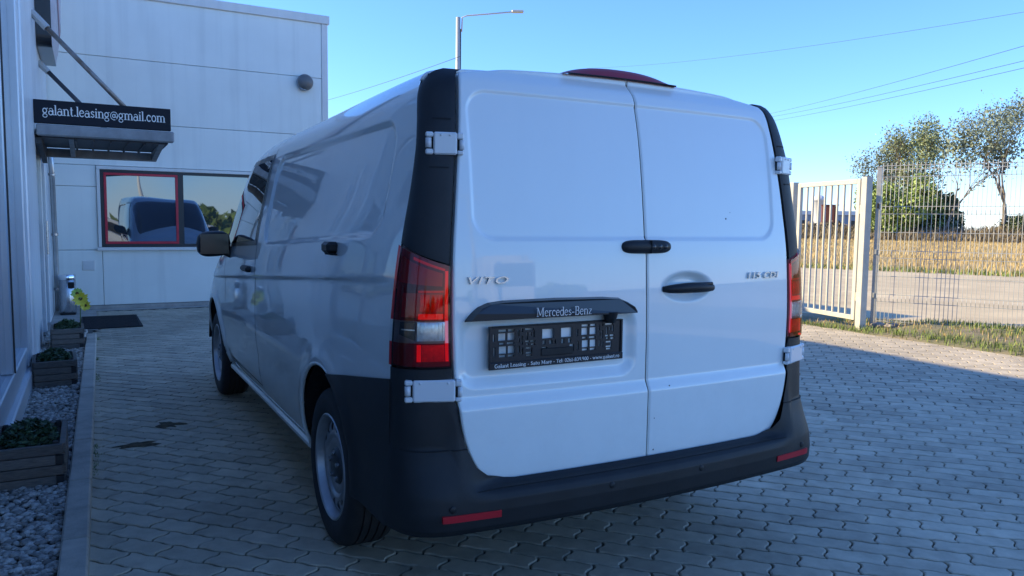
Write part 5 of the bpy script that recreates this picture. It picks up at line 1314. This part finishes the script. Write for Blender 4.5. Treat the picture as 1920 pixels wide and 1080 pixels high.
MB().box(-1.4, .7, -1.2, 1.2, 0, 5.0, .03).build('wall', 'far_brown', kio); MB().box(.72, 1.3, -1.1, 1.2, 0, 4.9).build('side_wing', 'window_dark', kio)
MB().box(-1.5, 1.4, -1.3, 1.3, 5.01, 5.15).build('roof', 'far_brown', kio)
# street lamp behind the office
lp = empty('street_lamp', (11.2, 25.9, 0), 0, 'grey street lamp with a long arm rising behind the van roof', 'street lamp')
MB().tube([(0, 0, 0), (0, 0, 5), (0, 0, 9.45)], [.11, .10, .085], 12).build('post', 'galva_pole', lp, True)
ad = Vector((.885, -.465, 0))
MB().tube([Vector((0, 0, 8.9))+ad*.14, Vector((0, 0, 9.45))+ad*.16, Vector((0, 0, 9.52))+ad*.35, Vector((0, 0, 9.60))+ad*1.2, Vector((0, 0, 9.70))+ad*2.2], .028, 8).build('arm', 'galva_pole', lp, True)
o = MB().box(-.05, .42, -.09, .09, -.05, .05, .03).build('lamp_head', 'galva_pole', lp); o.location = Vector((0, 0, 9.71))+ad*2.15; o.rotation_euler = (0, 0, math.atan2(ad.y, ad.x))
MB().tube([(.09, -.05, 7), (.09, -.05, 9.0)], .02, 6).build('cable_riser', 'cable', lp)
# overhead lines
def raypt(px, py, D):
    d = _fw*FPX+_r2*(px-960)+_u2*(540-py); return CAM_P+d*(D/(d@_fw))
def wire(name, pts, rad, label, sag=0.):
    mb = MB(); a, b = Vector(pts[0]), Vector(pts[1]); P = []
    for i in range(25):
        t = i/24; q = a+(b-a)*t; q.z -= sag*4*t*(1-t); P.append(q)
    return tag(mb.tube(P, rad, 5).build(name, 'cable', None, True), label, 'cable', 'overhead lines across the sky')
wire('overhead_line', (raypt(1100, 128, 150), raypt(2300, -45, 50)), .016, 'single topmost overhead line over the van roof', 1.2)
wire('overhead_line', (raypt(1300, 232, 300), raypt(2300, -25, 42)), .022, 'upper line of the three overhead lines on the right', 2.)
wire('overhead_line', (raypt(1300, 232, 300), raypt(2300, 20, 42)), .022, 'middle line of the three overhead lines on the right', 2.)
wire('overhead_line', (raypt(1300, 238, 300), raypt(2300, 38, 42)), .022, 'lowest line of the three overhead lines on the right', 2.)
wire('overhead_line', (raypt(420, 215, 90), raypt(862, 106, 29.6)), .010, 'faint overhead line between the office roof and the lamp post', .8)

# ================================================================== BEHIND THE VIEWER (seen in the window and the paint)
def box_truck(loc, rz, label):
    t = empty('box_truck', loc, rz, label, 'truck')
    MB().box(-1.25, 1.25, -5, 1.2, .95, 3.6, .04).build('cargo_box', 'trailer_white', t)
    MB().box(-1.15, 1.15, 1.35, 3.0, .6, 2.8, .12).build('cab', 'trailer_white', t); MB().box(-1.0, 1.0, 3.005, 3.03, 1.5, 2.5, .01).build('windscreen', 'car_glass', t)
    MB().box(-.5, .5, -5, 3, .6, .94).build('chassis', 'gap_black', t)
    for y in (-3.6, -2.5, 2.0):
        for s in (-1, 1): MB().lathe([(0, -.15), (.3, -.15), (.48, -.13), (.5, 0), (.48, .13), (.3, .15), (0, .15)], (s*1.0, y, .5), 'x', 20).build('wheel', 'rubber', t, True)
    return t
box_truck((9.0, -24, 0), R(12), 'white box truck reflected in the right window pane')
def parked_car(loc, rz, m, label):
    t = empty('parked_car', loc, rz, label, 'car'); n = 15
    # side outline lofted across the width
    prof = [(-2.1, .35), (-2.15, .6), (-2.05, .9), (-1.5, .98), (-.95, 1.40), (-.2, 1.46), (.6, 1.40), (1.2, .98), (1.9, .85), (2.15, .65), (2.15, .35)]
    V = []; F = []; ws = [-.86, -.84, -.6, 0, .6, .84, .86]; sc = [.90, .97, 1, 1.01, 1, .97, .90]
    for w, k in zip(ws, sc):
        for (y, z) in prof: V.append((w*(1-.16*max(0, (z-.95))/.5), y*(.97+.03*k), .35+(z-.35)*k))
    m_ = len(prof)
    for i in range(len(ws)-1):
        for j in range(m_-1): F.append((i*m_+j, i*m_+j+1, (i+1)*m_+j+1, (i+1)*m_+j))
    F += [tuple(range(m_)), tuple(range((len(ws)-1)*m_, len(ws)*m_))]
    autosmooth(MB().add(V, F).build('body', m, t), 50)
    for s in (-1, 1): MB().prism([(-1.25, .98), (-.85, 1.33), (.55, 1.33), (.95, .98)], s*.80, s*.845, 'x').build('side_window', 'car_glass', t)
    for y in (-1.3, 1.35):
        for s in (-1, 1): MB().lathe([(0, -.1), (.2, -.1), (.31, -.08), (.32, 0), (.31, .08), (.2, .1), (0, .1)], (s*.78, y, .32), 'x', 20).build('wheel', 'rubber', t, True)
    return t
parked_car((-.6, -17.5, 0), R(80), 'trailer_white', 'white parked car whose reflection shows in the tail door')
parked_car((3.2, -19.5, 0), R(95), 'trailer_white', 'pale parked car reflected beside the plate strip')
parked_car((-2.6, -26, 0), R(70), 'car_red', 'red parked car reflected low in the left window pane')
lamp2 = empty('yard_lamp', (.9, -24, 0), 0, 'white yard lamp post reflected in the left window pane', 'street lamp')
MB().tube([(0, 0, 0), (0, 0, 5.6)], [.07, .05], 10).build('post', 'trailer_white', lamp2, True); MB().box(-.5, .5, -.1, .1, 5.61, 5.72, .02).build('lamp_head', 'trailer_white', lamp2)
lamp3 = empty('yard_lamp', (6.0, -20, 0), 0, 'grey yard lamp post reflected in front of the truck', 'street lamp')
MB().tube([(0, 0, 0), (0, 0, 7)], [.09, .06], 10).build('post', 'galva_pole', lamp3, True); MB().box(-.5, .5, -.1, .1, 7.01, 7.12, .02).build('lamp_head', 'galva_pole', lamp3)
for k in range(7):
    shrub('hedge_shrub', -24+k*9+2*math.sin(k*3.), -58+3*math.cos(k*2.), 0, 10, 2.6+.5*math.sin(k*1.7), 60+k, 'leaf_green', 900, .45, 'low green hedge shrub along the yard end, mirrored in the office window', 7)['group'] = 'hedge shrubs behind the viewer'
